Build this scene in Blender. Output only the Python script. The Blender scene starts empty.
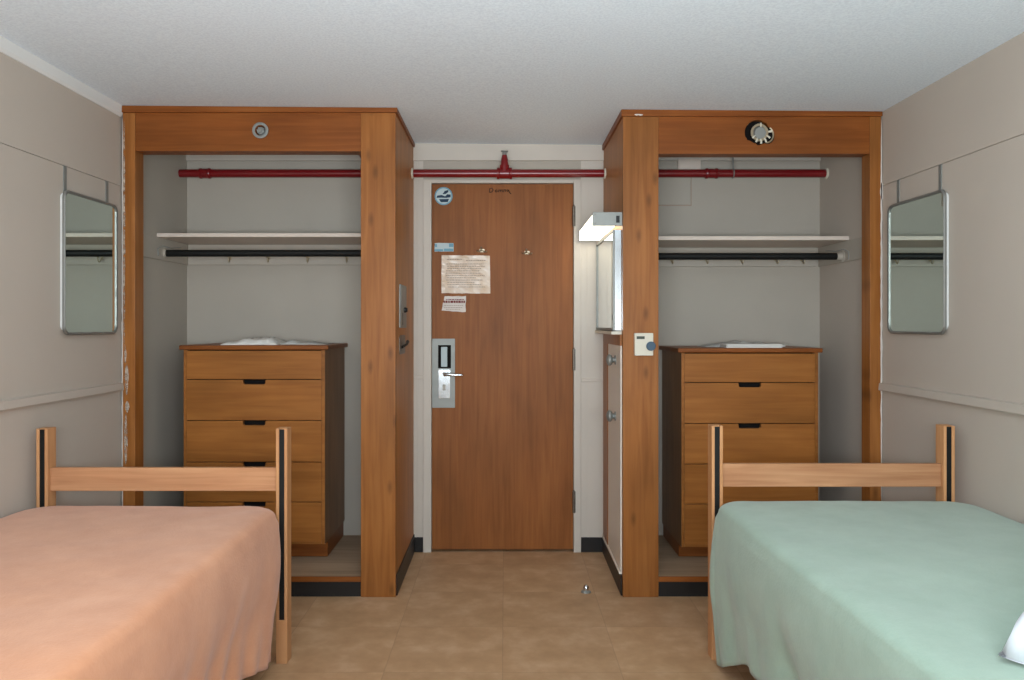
import bpy, bmesh, math, random
from mathutils import Vector, Matrix, noise
random.seed(7)
PI = math.pi
S = bpy.context.scene
C = S.collection

# ------------------------------------------------------------------ camera
# room axes: X right, Y away from the camera, Z up, metres
F = 790.0
SD = 181.8           # pixels per metre at the door wall
CAMZ = 1.248
cd = bpy.data.cameras.new('camera')
cam = bpy.data.objects.new('camera', cd); C.objects.link(cam)
cam.location = (0, 0, CAMZ)
cam.rotation_euler = (PI/2, 0, 0)
cd.sensor_width = 36.0
cd.lens = F/1024*36.0
cd.shift_x = 7/1024
cd.shift_y = -15/1024
cd.clip_start = 0.02
S.camera = cam

# ------------------------------------------------------------------ light
S.view_settings.view_transform = 'Standard'
S.view_settings.look = 'None'
S.view_settings.gamma = 1
S.view_settings.use_curve_mapping = False
S.view_settings.exposure = 0.0
W = bpy.data.worlds.new('sky'); S.world = W
W.use_nodes = True
bg = W.node_tree.nodes['Background']
bg.inputs[0].default_value = (0.62, 0.78, 1.0, 1)
bg.inputs[1].default_value = 1.0

def area(name, loc, rot, sx, sy, power, col):
    l = bpy.data.lights.new(name, 'AREA'); l.shape = 'RECTANGLE'
    l.size = sx; l.size_y = sy; l.energy = power; l.color = col
    o = bpy.data.objects.new(name, l); C.objects.link(o)
    o.location = loc; o.rotation_euler = rot
    return o
# daylight that comes in through the window behind the camera
area('window_daylight', (0.0, -1.26, 1.45), (PI/2, 0, 0), 2.45, 1.2, 16, (1.0, 1.0, 1.0))
# added fill behind the camera aimed at the ceiling, stands for bounced flash
area('bounce_fill', (0.0, -0.1, 1.25), (math.radians(90+48), 0, 0), 1.5, 0.7, 106, (0.90, 0.985, 1.06))

# ------------------------------------------------------------------ helpers
def s_y(s): return F/s
def X(px, s): return (px-505.0)/s
def Zp(py, s): return CAMZ-(py-325.0)/s

def box(bm, x0, x1, y0, y1, z0, z1):
    vs = [bm.verts.new(p) for p in ((x0,y0,z0),(x1,y0,z0),(x1,y1,z0),(x0,y1,z0),(x0,y0,z1),(x1,y0,z1),(x1,y1,z1),(x0,y1,z1))]
    for f in ((0,3,2,1),(4,5,6,7),(0,1,5,4),(1,2,6,5),(2,3,7,6),(3,0,4,7)):
        bm.faces.new([vs[i] for i in f])
    return vs
def basis(d):
    d = d.normalized()
    a = Vector((0,0,1)) if abs(d.z) < 0.9 else Vector((1,0,0))
    u = d.cross(a).normalized(); v = d.cross(u).normalized()
    return u, v
def lathe(bm, p0, p1, prof, n=24, cap=True):
    """prof: list of (t 0..1, r) from p0 to p1"""
    p0 = Vector(p0); p1 = Vector(p1); d = p1-p0; u, v = basis(d)
    rings = []
    for t, r in prof:
        c = p0+d*t
        rings.append([bm.verts.new(c+(u*math.cos(2*PI*k/n)+v*math.sin(2*PI*k/n))*r) for k in range(n)])
    for a, b in zip(rings, rings[1:]):
        for k in range(n):
            bm.faces.new((a[k], a[(k+1)%n], b[(k+1)%n], b[k]))
    if cap:
        bm.faces.new(rings[0][::-1]); bm.faces.new(rings[-1])
def cyl(bm, p0, p1, r, n=20): lathe(bm, p0, p1, [(0, r), (1, r)], n)
def tube(bm, pts, r, n=8):
    pts = [Vector(p) for p in pts]
    rings = []
    ref = None
    for i, p in enumerate(pts):
        d = (pts[min(i+1, len(pts)-1)]-pts[max(i-1, 0)]).normalized()
        if ref is None: u, v = basis(d)
        else:
            u = (ref-d*ref.dot(d)).normalized(); v = d.cross(u)
        ref = u
        rr = r[i] if isinstance(r, (list, tuple)) else r
        rings.append([bm.verts.new(p+(u*math.cos(2*PI*k/n)+v*math.sin(2*PI*k/n))*rr) for k in range(n)])
    for a, b in zip(rings, rings[1:]):
        for k in range(n):
            bm.faces.new((a[k], a[(k+1)%n], b[(k+1)%n], b[k]))
    bm.faces.new(rings[0][::-1]); bm.faces.new(rings[-1])
def prism(bm, poly, axis, a, b):
    """poly: 2D points in the other two axes (x,z for 'y'; y,z for 'x'; x,y for 'z')"""
    def P(q, h):
        return {'y': (q[0], h, q[1]), 'x': (h, q[0], q[1]), 'z': (q[0], q[1], h)}[axis]
    A = [bm.verts.new(P(q, a)) for q in poly]; B = [bm.verts.new(P(q, b)) for q in poly]
    bm.faces.new(A); bm.faces.new(B[::-1])
    n = len(poly)
    for k in range(n): bm.faces.new((A[k], B[k], B[(k+1)%n], A[(k+1)%n]))
def ring_flat(bm, cx, cz, y0, y1, ro, ri, n=32, jag=0.0):
    """annular plate facing -Y"""
    rs = []
    for y in (y0, y1):
        for r in (ro, ri):
            rs.append([bm.verts.new((cx+(r+jag*noise.noise((k*0.7, r*50, 0)))*math.cos(2*PI*k/n), y, cz+(r+jag*noise.noise((k*0.7, r*50, 3)))*math.sin(2*PI*k/n))) for k in range(n)])
    for a, b in ((0,1),(2,3),(0,2),(1,3)):
        for k in range(n): bm.faces.new((rs[a][k], rs[a][(k+1)%n], rs[b][(k+1)%n], rs[b][k]))
def rrect(x0, x1, z0, z1, r, n=6):
    out = []
    for cx, cz, a0 in ((x1-r, z1-r, 0), (x0+r, z1-r, PI/2), (x0+r, z0+r, PI), (x1-r, z0+r, 1.5*PI)):
        for k in range(n+1):
            a = a0+PI/2*k/n; out.append((cx+r*math.cos(a), cz+r*math.sin(a)))
    return out

ORG = {}
def obj(name, bm, m, parent=None, origin=None, bevel=0.0, smooth=False, keep=False):
    if parent is not None: org = ORG[parent.name]
    else: org = Vector(origin) if origin is not None else Vector((0,0,0))
    bmesh.ops.recalc_face_normals(bm, faces=bm.faces[:])
    if bevel:
        es = [e for e in bm.edges if len(e.link_faces) == 2 and e.calc_face_angle(0) > 0.6]
        bmesh.ops.bevel(bm, geom=es, offset=bevel, segments=2, profile=0.5, affect='EDGES', clamp_overlap=True)
    for v in bm.verts: v.co -= org
    me = bpy.data.meshes.new(name); bm.to_mesh(me); bm.free()
    me.materials.append(m)
    if smooth:
        for p in me.polygons: p.use_smooth = True
        if smooth != 'all':
            me.set_sharp_from_angle(angle=math.radians(40))
    o = bpy.data.objects.new(name, me); C.objects.link(o)
    if parent is not None: o.parent = parent
    else: o.location = org
    ORG[o.name] = org.copy()
    return o
def NB(): return bmesh.new()
def bxo(name, m, parent, *dims, bevel=0.0015, origin=None):
    bm = NB(); box(bm, *dims); return obj(name, bm, m, parent, origin, bevel=bevel)
def tag(o, label, cat, group=None):
    o['label'] = label; o['category'] = cat
    if group: o['group'] = group
    return o
def thing(name, label, cat, loc, group=None):
    o = bpy.data.objects.new(name, None); C.objects.link(o); o.location = loc
    o.empty_display_size = 0.1
    ORG[o.name] = Vector(loc)
    return tag(o, label, cat, group)
def struct(name, bm, m, parent=None, bevel=0.0, smooth=False):
    o = obj(name, bm, m, parent, None, bevel, smooth)
    if parent is None: o['kind'] = 'structure'
    return o
def dup_part(o, off):
    c = o.copy(); C.objects.link(c); c.parent = o.parent
    c.location = o.location+Vector(off)
    for ch in list(o.children):
        d = ch.copy(); C.objects.link(d); d.parent = c
    return c

# ------------------------------------------------------------------ materials
def newmat(name):
    m = bpy.data.materials.new(name); m.use_nodes = True
    nt = m.node_tree; b = nt.nodes['Principled BSDF']
    return m, nt, b
def N(nt, t, **k):
    n = nt.nodes.new(t)
    for a, v in k.items(): setattr(n, a, v)
    return n
def ramp(nt, stops):
    r = nt.nodes.new('ShaderNodeValToRGB'); e = r.color_ramp.elements
    while len(e) < len(stops): e.new(0.5)
    for el, (p, c) in zip(e, stops): el.position = p; el.color = (*c, 1)
    return r
def srgb(r, g, b):
    f = lambda c: (c/255/12.92) if c/255 <= 0.04045 else ((c/255+0.055)/1.055)**2.4
    return (f(r), f(g), f(b))
def coords(nt, scale, geo=False):
    tc = N(nt, 'ShaderNodeTexCoord'); oi = N(nt, 'ShaderNodeObjectInfo')
    mp = N(nt, 'ShaderNodeMapping'); mp.inputs['Scale'].default_value = scale
    sc = N(nt, 'ShaderNodeVectorMath', operation='SCALE'); 
    cx = N(nt, 'ShaderNodeCombineXYZ')
    m1 = N(nt, 'ShaderNodeMath', operation='MULTIPLY'); m1.inputs[1].default_value = 37.0
    nt.links.new(oi.outputs['Random'], m1.inputs[0])
    for i in range(3): nt.links.new(m1.outputs[0], cx.inputs[i])
    ad = N(nt, 'ShaderNodeVectorMath', operation='ADD')
    nt.links.new(tc.outputs['Object'], mp.inputs['Vector'])
    nt.links.new(mp.outputs[0], ad.inputs[0]); nt.links.new(cx.outputs[0], ad.inputs[1])
    return ad.outputs[0], oi.outputs['Random'], tc
def bump(nt, b, h, strength, dist=0.001):
    bp = N(nt, 'ShaderNodeBump'); bp.inputs['Strength'].default_value = strength; bp.inputs['Distance'].default_value = dist
    nt.links.new(h, bp.inputs['Height']); nt.links.new(bp.outputs[0], b.inputs['Normal'])
def wood(name, dark, mid, light, axis, rough=0.42, knots=False, gain=1.0, blotch=1.0):
    m, nt, b = newmat(name)
    dark, mid, light = [tuple(c*k for c in col) for col, k in ((dark, 0.68*gain), (mid, 0.71*gain), (light, 0.73*gain))]
    along, across = 2.4, 46.0
    sc = [across]*3; sc['xyz'.index(axis)] = along
    v, rnd, tc = coords(nt, sc)
    n1 = N(nt, 'ShaderNodeTexNoise'); n1.inputs['Scale'].default_value = 1.0; n1.inputs['Detail'].default_value = 6; n1.inputs['Distortion'].default_value = 0.6
    nt.links.new(v, n1.inputs['Vector'])
    r = ramp(nt, [(0.25, dark), (0.5, mid), (0.78, light)])
    nt.links.new(n1.outputs['Fac'], r.inputs[0])
    # broad cloudy variation of the veneer
    sc2 = [5.0]*3; sc2['xyz'.index(axis)] = 2.0
    v2, _, _ = coords(nt, sc2)
    n2 = N(nt, 'ShaderNodeTexNoise'); n2.inputs['Scale'].default_value = 1.0; n2.inputs['Detail'].default_value = 3
    nt.links.new(v2, n2.inputs['Vector'])
    mr = N(nt, 'ShaderNodeMapRange'); mr.inputs['From Min'].default_value = 0.3; mr.inputs['From Max'].default_value = 0.7
    mr.inputs['To Min'].default_value = 1-0.2*blotch; mr.inputs['To Max'].default_value = 1+0.16*blotch
    nt.links.new(n2.outputs['Fac'], mr.inputs[0])
    m2 = N(nt, 'ShaderNodeMath', operation='MULTIPLY_ADD'); m2.inputs[1].default_value = 0.12; m2.inputs[2].default_value = 0.94
    nt.links.new(rnd, m2.inputs[0])
    m3 = N(nt, 'ShaderNodeMath', operation='MULTIPLY'); nt.links.new(mr.outputs[0], m3.inputs[0]); nt.links.new(m2.outputs[0], m3.inputs[1])
    fac = m3.outputs[0]
    if knots:
        v3, _, _ = coords(nt, [7.0, 7.0, 2.6])
        sx = N(nt, 'ShaderNodeSeparateXYZ'); nt.links.new(v3, sx.inputs[0])
        cy_ = N(nt, 'ShaderNodeCombineXYZ'); nt.links.new(sx.outputs[0], cy_.inputs[0]); nt.links.new(sx.outputs[2], cy_.inputs[1])
        vo = N(nt, 'ShaderNodeTexVoronoi', voronoi_dimensions='2D'); vo.inputs['Scale'].default_value = 1.0
        nt.links.new(cy_.outputs[0], vo.inputs['Vector'])
        mk = N(nt, 'ShaderNodeMapRange'); mk.inputs['From Min'].default_value = 0.02; mk.inputs['From Max'].default_value = 0.11
        mk.inputs['To Min'].default_value = 0.62; mk.inputs['To Max'].default_value = 1.0
        nt.links.new(vo.outputs['Distance'], mk.inputs[0])
        m4 = N(nt, 'ShaderNodeMath', operation='MULTIPLY'); nt.links.new(fac, m4.inputs[0]); nt.links.new(mk.outputs[0], m4.inputs[1])
        fac = m4.outputs[0]
    mx = N(nt, 'ShaderNodeVectorMath', operation='SCALE')
    nt.links.new(r.outputs[0], mx.inputs[0]); nt.links.new(fac, mx.inputs['Scale'])
    nt.links.new(mx.outputs[0], b.inputs['Base Color'])
    b.inputs['Roughness'].default_value = rough
    b.inputs['Specular IOR Level'].default_value = 0.22
    bump(nt, b, n1.outputs['Fac'], 0.15)
    return m
def paint(name, col, rough=0.6, bs=60, bstr=0.12, mott=0.04, spec=0.3):
    m, nt, b = newmat(name)
    tc = N(nt, 'ShaderNodeTexCoord')
    n1 = N(nt, 'ShaderNodeTexNoise'); n1.inputs['Scale'].default_value = 3.0; n1.inputs['Detail'].default_value = 4
    nt.links.new(tc.outputs['Object'], n1.inputs['Vector'])
    r = ramp(nt, [(0.3, tuple(c*(1-mott) for c in col)), (0.7, tuple(min(1, c*(1+mott)) for c in col))])
    nt.links.new(n1.outputs['Fac'], r.inputs[0]); nt.links.new(r.outputs[0], b.inputs['Base Color'])
    n2 = N(nt, 'ShaderNodeTexNoise'); n2.inputs['Scale'].default_value = bs; n2.inputs['Detail'].default_value = 2
    nt.links.new(tc.outputs['Object'], n2.inputs['Vector'])
    bump(nt, b, n2.outputs['Fac'], bstr)
    b.inputs['Roughness'].default_value = rough; b.inputs['Specular IOR Level'].default_value = spec
    return m
def metal(name, col, rough=0.25, met=1.0):
    m, nt, b = newmat(name)
    b.inputs['Base Color'].default_value = (*col, 1); b.inputs['Metallic'].default_value = met
    tc = N(nt, 'ShaderNodeTexCoord')
    n = N(nt, 'ShaderNodeTexNoise'); n.inputs['Scale'].default_value = 40
    nt.links.new(tc.outputs['Object'], n.inputs['Vector'])
    mr = N(nt, 'ShaderNodeMapRange'); mr.inputs['To Min'].default_value = rough*0.8; mr.inputs['To Max'].default_value = rough*1.25
    nt.links.new(n.outputs['Fac'], mr.inputs[0]); nt.links.new(mr.outputs[0], b.inputs['Roughness'])
    return m
def emit(name, col, st):
    m, nt, b = newmat(name)
    b.inputs['Base Color'].default_value = (*col, 1)
    b.inputs['Emission Color'].default_value = (*col, 1); b.inputs['Emission Strength'].default_value = st
    return m

WD, WM, WL = srgb(160, 97, 43), srgb(174, 109, 52), srgb(186, 121, 63)
M = {}
M['wood_z'] = wood('honey_wood_upright', WD, WM, WL, 'z', knots=True)
M['wood_x'] = wood('honey_wood_level', srgb(144, 77, 30), srgb(156, 88, 36), srgb(168, 100, 46), 'x')
M['wood_y'] = wood('honey_wood_deep', srgb(112, 64, 28), srgb(134, 80, 40), srgb(150, 94, 50), 'y')
M['panel'] = wood('veneer_side', srgb(176, 112, 46), srgb(192, 124, 54), srgb(204, 134, 64), 'z')
M['door'] = wood('door_veneer', srgb(152, 90, 42), srgb(164, 100, 49), srgb(174, 110, 57), 'z', rough=0.5, blotch=0.9)
M['drawer'] = wood('drawer_maple', srgb(170, 104, 46), srgb(182, 115, 53), srgb(194, 126, 62), 'x')
M['case'] = wood('dresser_case', srgb(150, 104, 66), srgb(164, 116, 76), srgb(176, 130, 88), 'z')
M['bed_z'] = wood('beech_upright', srgb(196, 138, 92), srgb(208, 152, 104), srgb(218, 164, 116), 'z', blotch=0.5, gain=1.2)
M['bed_x'] = wood('beech_level', srgb(190, 132, 92), srgb(206, 150, 108), srgb(218, 166, 122), 'x', blotch=0.6, gain=1.2)
M['ply'] = wood('dusty_platform', srgb(150, 124, 98), srgb(164, 138, 112), srgb(176, 150, 124), 'x', rough=0.6, gain=1.4)
M['wall'] = paint('wall_paint', srgb(190, 179, 166), 0.55, 220, 0.25, 0.02)
M['wall_up'] = paint('wall_paint_upper', srgb(200, 190, 181), 0.6, 260, 0.3, 0.02)
M['closet_wall'] = paint('closet_paint', srgb(178, 170, 157), 0.6, 90, 0.15, 0.03)
M['trim'] = paint('trim_paint', srgb(202, 194, 182), 0.45, 30, 0.1, 0.03)
M['shelf'] = paint('shelf_paint', srgb(214, 200, 186), 0.5, 40, 0.1, 0.03)
def smear_mat():
    m, nt, b = newmat('brushed_filler')
    b.inputs['Base Color'].default_value = (*srgb(206, 190, 172), 1); b.inputs['Roughness'].default_value = 0.8
    tc = N(nt, 'ShaderNodeTexCoord'); n = N(nt, 'ShaderNodeTexNoise'); n.inputs['Scale'].default_value = 38; n.inputs['Detail'].default_value = 3
    nt.links.new(tc.outputs['Object'], n.inputs['Vector'])
    mr = N(nt, 'ShaderNodeMapRange'); mr.inputs['From Min'].default_value = 0.36; mr.inputs['From Max'].default_value = 0.8
    nt.links.new(n.outputs['Fac'], mr.inputs[0]); nt.links.new(mr.outputs[0], b.inputs['Alpha'])
    return m
M['smear'] = smear_mat()
M['caulk'] = paint('white_filler', srgb(214, 206, 196), 0.8, 40, 0.3, 0.05)
M['black'] = paint('black_vinyl', srgb(34, 32, 31), 0.4, 30, 0.1, 0.1)
M['rodblack'] = paint('black_rod', srgb(14, 15, 13), 0.6, 30, 0.05, 0.1)
M['dark'] = paint('cavity_shade', srgb(16, 12, 9), 0.9, 30, 0.05, 0.1)  # near-black paint, puts the shade of holes and gaps into the colour
M['red'] = paint('red_pipe_paint', srgb(118, 10, 17), 0.3, 25, 0.15, 0.06, spec=0.6)
M['chrome'] = metal('chrome', (0.58, 0.61, 0.62), 0.16)
M['steel'] = metal('brushed_steel', (0.27, 0.28, 0.26), 0.5, 0.45)
M['frame_steel'] = metal('mirror_frame_steel', (0.26, 0.26, 0.24), 0.42, 0.6)
M['darksteel'] = metal('dull_hinge', (0.22, 0.2, 0.17), 0.45)
M['brass'] = metal('worn_brass', (0.42, 0.35, 0.24), 0.4, 0.7)
M['mirror'] = metal('mirror_glass', (0.74, 0.84, 0.79), 0.015)
M['mirror2'] = metal('cabinet_mirror', (0.86, 0.9, 0.9), 0.02)
M['plastic'] = paint('ivory_plastic', srgb(214, 208, 190), 0.4, 30, 0.03, 0.02)
M['lcd'] = paint('display_grey', srgb(70, 76, 66), 0.3, 30, 0.03, 0.02)
M['bluegrey'] = paint('bluegrey_dial', srgb(66, 88, 106), 0.45, 30, 0.05, 0.05)
M['white'] = paint('white_plastic', srgb(226, 226, 222), 0.45, 30, 0.03, 0.02)
M['paper'] = paint('paper', srgb(226, 208, 186), 0.7, 20, 0.3, 0.06)
M['paper2'] = paint('paper_white', srgb(222, 214, 206), 0.7, 20, 0.2, 0.04)
M['plasticfilm'] = None
M['ink'] = paint('faint_ink', srgb(168, 150, 134), 0.8, 20, 0.0, 0.1)
M['inkred'] = paint('maroon_ink', srgb(120, 52, 52), 0.8, 20, 0.0, 0.1)
M['inkblack'] = paint('marker_ink', srgb(44, 26, 14), 0.7, 20, 0.0, 0.1)
M['stickerblue'] = paint('sticker_blue', srgb(112, 160, 178), 0.5, 20, 0.0, 0.1)
M['stickerpale'] = paint('sticker_pale', srgb(186, 202, 204), 0.5, 20, 0.0, 0.05)
M['navy'] = paint('sticker_navy', srgb(20, 52, 76), 0.5, 20, 0.0, 0.05)
M['linen'] = paint('white_linen', srgb(224, 220, 212), 0.85, 200, 0.5, 0.03)
M['greycloth'] = paint('grey_cloth', srgb(188, 185, 178), 0.85, 200, 0.5, 0.08)
M['pillow'] = paint('pillowcase', srgb(228, 232, 236), 0.85, 180, 0.4, 0.02)
M['lens'] = emit('lamp_diffuser', (1.0, 0.96, 0.80), 4.0)
M['mattress'] = paint('mattress_ticking', srgb(200, 200, 205), 0.9, 120, 0.3, 0.04)
M['whitemetal'] = paint('white_enamel', srgb(226, 218, 204), 0.4, 20, 0.1, 0.04)
M['blindm'] = paint('blind_slat', srgb(225, 222, 214), 0.5, 20, 0.0, 0.02)

def ceiling_mat():
    m, nt, b = newmat('stippled_ceiling')
    tc = N(nt, 'ShaderNodeTexCoord')
    n = N(nt, 'ShaderNodeTexNoise'); n.inputs['Scale'].default_value = 110; n.inputs['Detail'].default_value = 4; n.inputs['Roughness'].default_value = 0.65
    nt.links.new(tc.outputs['Object'], n.inputs['Vector'])
    r = ramp(nt, [(0.36, srgb(222, 232, 240)), (0.62, srgb(236, 246, 252))])
    nt.links.new(n.outputs['Fac'], r.inputs[0]); nt.links.new(r.outputs[0], b.inputs['Base Color'])
    bump(nt, b, n.outputs['Fac'], 0.5, 0.003)
    b.inputs['Roughness'].default_value = 0.9; b.inputs['Specular IOR Level'].default_value = 0.1
    return m
M['ceiling'] = ceiling_mat()

def floor_mat():
    m, nt, b = newmat('vinyl_tile')
    tc = N(nt, 'ShaderNodeTexCoord')
    # tile index for a small tone change from tile to tile
    T = 0.4265
    mp = N(nt, 'ShaderNodeMapping'); mp.inputs['Location'].default_value = (0.009/T, -3.692/T, 0)
    mp.inputs['Scale'].default_value = (1/T, 1/T, 1/T)
    nt.links.new(tc.outputs['Object'], mp.inputs[0])
    fl = N(nt, 'ShaderNodeVectorMath', operation='FLOOR'); nt.links.new(mp.outputs[0], fl.inputs[0])
    wn = N(nt, 'ShaderNodeTexWhiteNoise'); nt.links.new(fl.outputs[0], wn.inputs['Vector'])
    fr = N(nt, 'ShaderNodeVectorMath', operation='FRACTION'); nt.links.new(mp.outputs[0], fr.inputs[0])
    sp = N(nt, 'ShaderNodeSeparateXYZ'); nt.links.new(fr.outputs[0], sp.inputs[0])
    def edge(sock):
        a = N(nt, 'ShaderNodeMath', operation='SUBTRACT'); a.inputs[1].default_value = 0.5; nt.links.new(sock, a.inputs[0])
        c = N(nt, 'ShaderNodeMath', operation='ABSOLUTE'); nt.links.new(a.outputs[0], c.inputs[0])
        d = N(nt, 'ShaderNodeMath', operation='GREATER_THAN'); d.inputs[1].default_value = 0.4955; nt.links.new(c.outputs[0], d.inputs[0])
        return d.outputs[0]
    mxe = N(nt, 'ShaderNodeMath', operation='MAXIMUM'); nt.links.new(edge(sp.outputs[0]), mxe.inputs[0]); nt.links.new(edge(sp.outputs[1]), mxe.inputs[1])
    # cloudy mottling, shifted per tile
    ad = N(nt, 'ShaderNodeVectorMath', operation='ADD')
    scw = N(nt, 'ShaderNodeVectorMath', operation='SCALE'); scw.inputs['Scale'].default_value = 9.0
    nt.links.new(wn.outputs['Color'], scw.inputs[0]); nt.links.new(tc.outputs['Object'], ad.inputs[0]); nt.links.new(scw.outputs[0], ad.inputs[1])
    n = N(nt, 'ShaderNodeTexNoise'); n.inputs['Scale'].default_value = 8; n.inputs['Detail'].default_value = 7; n.inputs['Roughness'].default_value = 0.6
    nt.links.new(ad.outputs[0], n.inputs['Vector'])
    r = ramp(nt, [(0.28, srgb(170, 134, 98)), (0.5, srgb(184, 147, 110)), (0.72, srgb(200, 164, 130))])
    nt.links.new(n.outputs['Fac'], r.inputs[0])
    ma = N(nt, 'ShaderNodeMath', operation='MULTIPLY_ADD'); ma.inputs[1].default_value = 0.12; ma.inputs[2].default_value = 0.94
    nt.links.new(wn.outputs['Value'], ma.inputs[0])
    mb = N(nt, 'ShaderNodeMath', operation='MULTIPLY_ADD'); mb.inputs[1].default_value = -0.16; mb.inputs[2].default_value = 1.0
    nt.links.new(mxe.outputs[0], mb.inputs[0])
    mm = N(nt, 'ShaderNodeMath', operation='MULTIPLY'); nt.links.new(ma.outputs[0], mm.inputs[0]); nt.links.new(mb.outputs[0], mm.inputs[1])
    sc = N(nt, 'ShaderNodeVectorMath', operation='SCALE'); nt.links.new(r.outputs[0], sc.inputs[0]); nt.links.new(mm.outputs[0], sc.inputs['Scale'])
    nt.links.new(sc.outputs[0], b.inputs['Base Color'])
    b.inputs['Roughness'].default_value = 0.5; b.inputs['Specular IOR Level'].default_value = 0.3
    return m
M['floor'] = floor_mat()

def cloth_mat(name, c1, c2):
    m, nt, b = newmat(name)
    tc = N(nt, 'ShaderNodeTexCoord')
    n = N(nt, 'ShaderNodeTexNoise'); n.inputs['Scale'].default_value = 5; n.inputs['Detail'].default_value = 8; n.inputs['Roughness'].default_value = 0.65
    nt.links.new(tc.outputs['Object'], n.inputs['Vector'])
    r = ramp(nt, [(0.35, c1), (0.65, c2)])
    nt.links.new(n.outputs['Fac'], r.inputs[0]); nt.links.new(r.outputs[0], b.inputs['Base Color'])
    n2 = N(nt, 'ShaderNodeTexNoise'); n2.inputs['Scale'].default_value = 130; n2.inputs['Detail'].default_value = 3
    nt.links.new(tc.outputs['Object'], n2.inputs['Vector'])
    bump(nt, b, n2.outputs['Fac'], 0.35, 0.003)
    b.inputs['Roughness'].default_value = 0.95; b.inputs['Specular IOR Level'].default_value = 0.1
    b.inputs['Sheen Weight'].default_value = 0.25
    return m
M['peach'] = cloth_mat('peach_blanket', srgb(200, 138, 100), srgb(212, 151, 113))
M['mint'] = cloth_mat('mint_blanket', srgb(147, 167, 149), srgb(159, 179, 161))

# ------------------------------------------------------------------ setting
XL, XR = -1.766, 1.731
YF = 3.622            # closet fronts
YD = F/SD            # door wall
YN = -1.10            # wall with the window, behind the camera
ZL, ZR = 2.253, 2.226 # ceiling height left, right
def zc(x): return ZL+(ZR-ZL)*(x-XL)/(XR-XL)

bm = NB(); box(bm, XL-0.12, XR+0.12, YN-0.12, YD+0.15, -0.1, 0.0); struct('floor', bm, M['floor'])
bm = NB()
vs = box(bm, XL-0.12, XR+0.12, YN-0.12, YD+0.15, 0, 2.4)
for v in vs:
    if v.co.z < 1: v.co.z = zc(v.co.x)
struct('ceiling', bm, M['ceiling'])

def side_wall(name, x, sgn):
    bm = NB()
    xo = x+sgn*0.12
    a, b_ = sorted((x+sgn*0.006, xo)); box(bm, a, b_, YN-0.12, YD+0.15, 0, 2.36)     # core
    g = 1.884
    a, b_ = sorted((x, x+sgn*0.006)); box(bm, a, b_, YN, YD, 0.0, g)                 # lower board
    a, b_ = sorted((x, x+sgn*0.006)); box(bm, a, b_, YN, YF, g+0.0035, 2.36)          # upper board
    box(bm, a, b_, YF, YD, g, 2.36)
    return struct(name, bm, M['wall'])
side_wall('wall_left', XL, -1)
side_wall('wall_right', XR, 1)

DX0, DX1, DZ = -0.402, 0.375, 2.024
FX0, FX1, FZ = -0.449, 0.417, 2.046
bm = NB()
box(bm, XL, FX0+0.01, YD, YD+0.15, 0, 2.36); box(bm, FX1-0.01, XR, YD, YD+0.15, 0, 2.36)
box(bm, FX0+0.01, FX1-0.01, YD, YD+0.15, FZ-0.01, 2.36)
struct('wall_far', bm, M['closet_wall'])

# door frame (jambs and head) round the opening
bm = NB()
box(bm, FX0, DX0-0.002, YD-0.014, YD+0.11, 0, FZ); box(bm, DX1+0.002, FX1, YD-0.014, YD+0.11, 0, FZ)
box(bm, DX0-0.002, DX1+0.002, YD-0.014, YD+0.11, DZ+0.003, FZ)
struct('trim_1', bm, M['trim'], bevel=0.002)
# near-black board that paints in the dark of the hall behind the door
bm = NB(); box(bm, FX0-0.1, FX1+0.1, YD+0.15, YD+0.17, -0.1, 2.2); struct('hall_shade', bm, M['dark'])
# board along the top of the door wall
bm = NB(); box(bm, XL, XR, YD-0.016, YD, 2.150, 2.27); struct('trim_3', bm, M['trim'], bevel=0.002)
# pilaster strips and low rail beside the door
bm = NB(); box(bm, -0.500, FX0, YD-0.009, YD, 0.95, 0.972); struct('trim_4', bm, M['trim'], bevel=0.003)
bm = NB(); box(bm, FX1, 0.541, YD-0.009, YD, 0.935, 0.957); struct('trim_5', bm, M['trim'], bevel=0.003)
bm = NB(); box(bm, X(587, SD), 0.541, YD-0.005, YD, 0.082, 2.15); box(bm, FX1+0.0005, X(585.5, SD), YD-0.004, YD, 0.082, 2.15); box(bm, X(585.5, SD), X(587, SD), YD-0.001, YD, 0.082, 2.15)
struct('trim_9', bm, M['trim'])
bm = NB(); box(bm, -0.503, X(417.5, SD), YD-0.005, YD, 0.082, 2.15); box(bm, X(418.5, SD), FX0-0.0005, YD-0.004, YD, 0.082, 2.15); box(bm, X(417.5, SD), X(418.5, SD), YD-0.001, YD, 0.082, 2.15)
struct('trim_10', bm, M['trim'])
# wooden batten rails on the side walls
bm = NB(); prism(bm, [(XL, 0.948), (XL+0.018, 0.949), (XL+0.020, 0.953), (XL+0.017, 0.981), (XL, 0.986)], 'y', YN, YF-0.002)
struct('trim_6', bm, M['wall'])
bm = NB(); prism(bm, [(XR, 0.948), (XR-0.018, 0.949), (XR-0.020, 0.953), (XR-0.017, 0.981), (XR, 0.986)], 'y', YN, YF-0.002)
struct('trim_7', bm, M['wall'])
# cornice strip at the top of the left wall only
bm = NB(); prism(bm, [(XL, 2.203), (XL+0.006, 2.204), (XL+0.013, 2.215), (XL+0.015, 2.27), (XL, 2.27)], 'y', YN, YF)
struct('trim_8', bm, M['white'])

# vinyl baseboards
def basebd(name, pts_):
    bm = NB()
    for b_ in pts_: box(bm, *b_)
    struct(name, bm, M['black'], bevel=0.002)
basebd('baseboard_far', [(-0.503, FX0-0.001, YD-0.007, YD, 0, 0.082), (FX1+0.001, 0.541, YD-0.007, YD, 0, 0.082)])
basebd('baseboard_left', [(-0.503, -0.496, YF+0.02, YD, 0, 0.098)])
basebd('baseboard_right', [(0.534, 0.541, YF+0.02, YD, 0, 0.094)])

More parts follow.
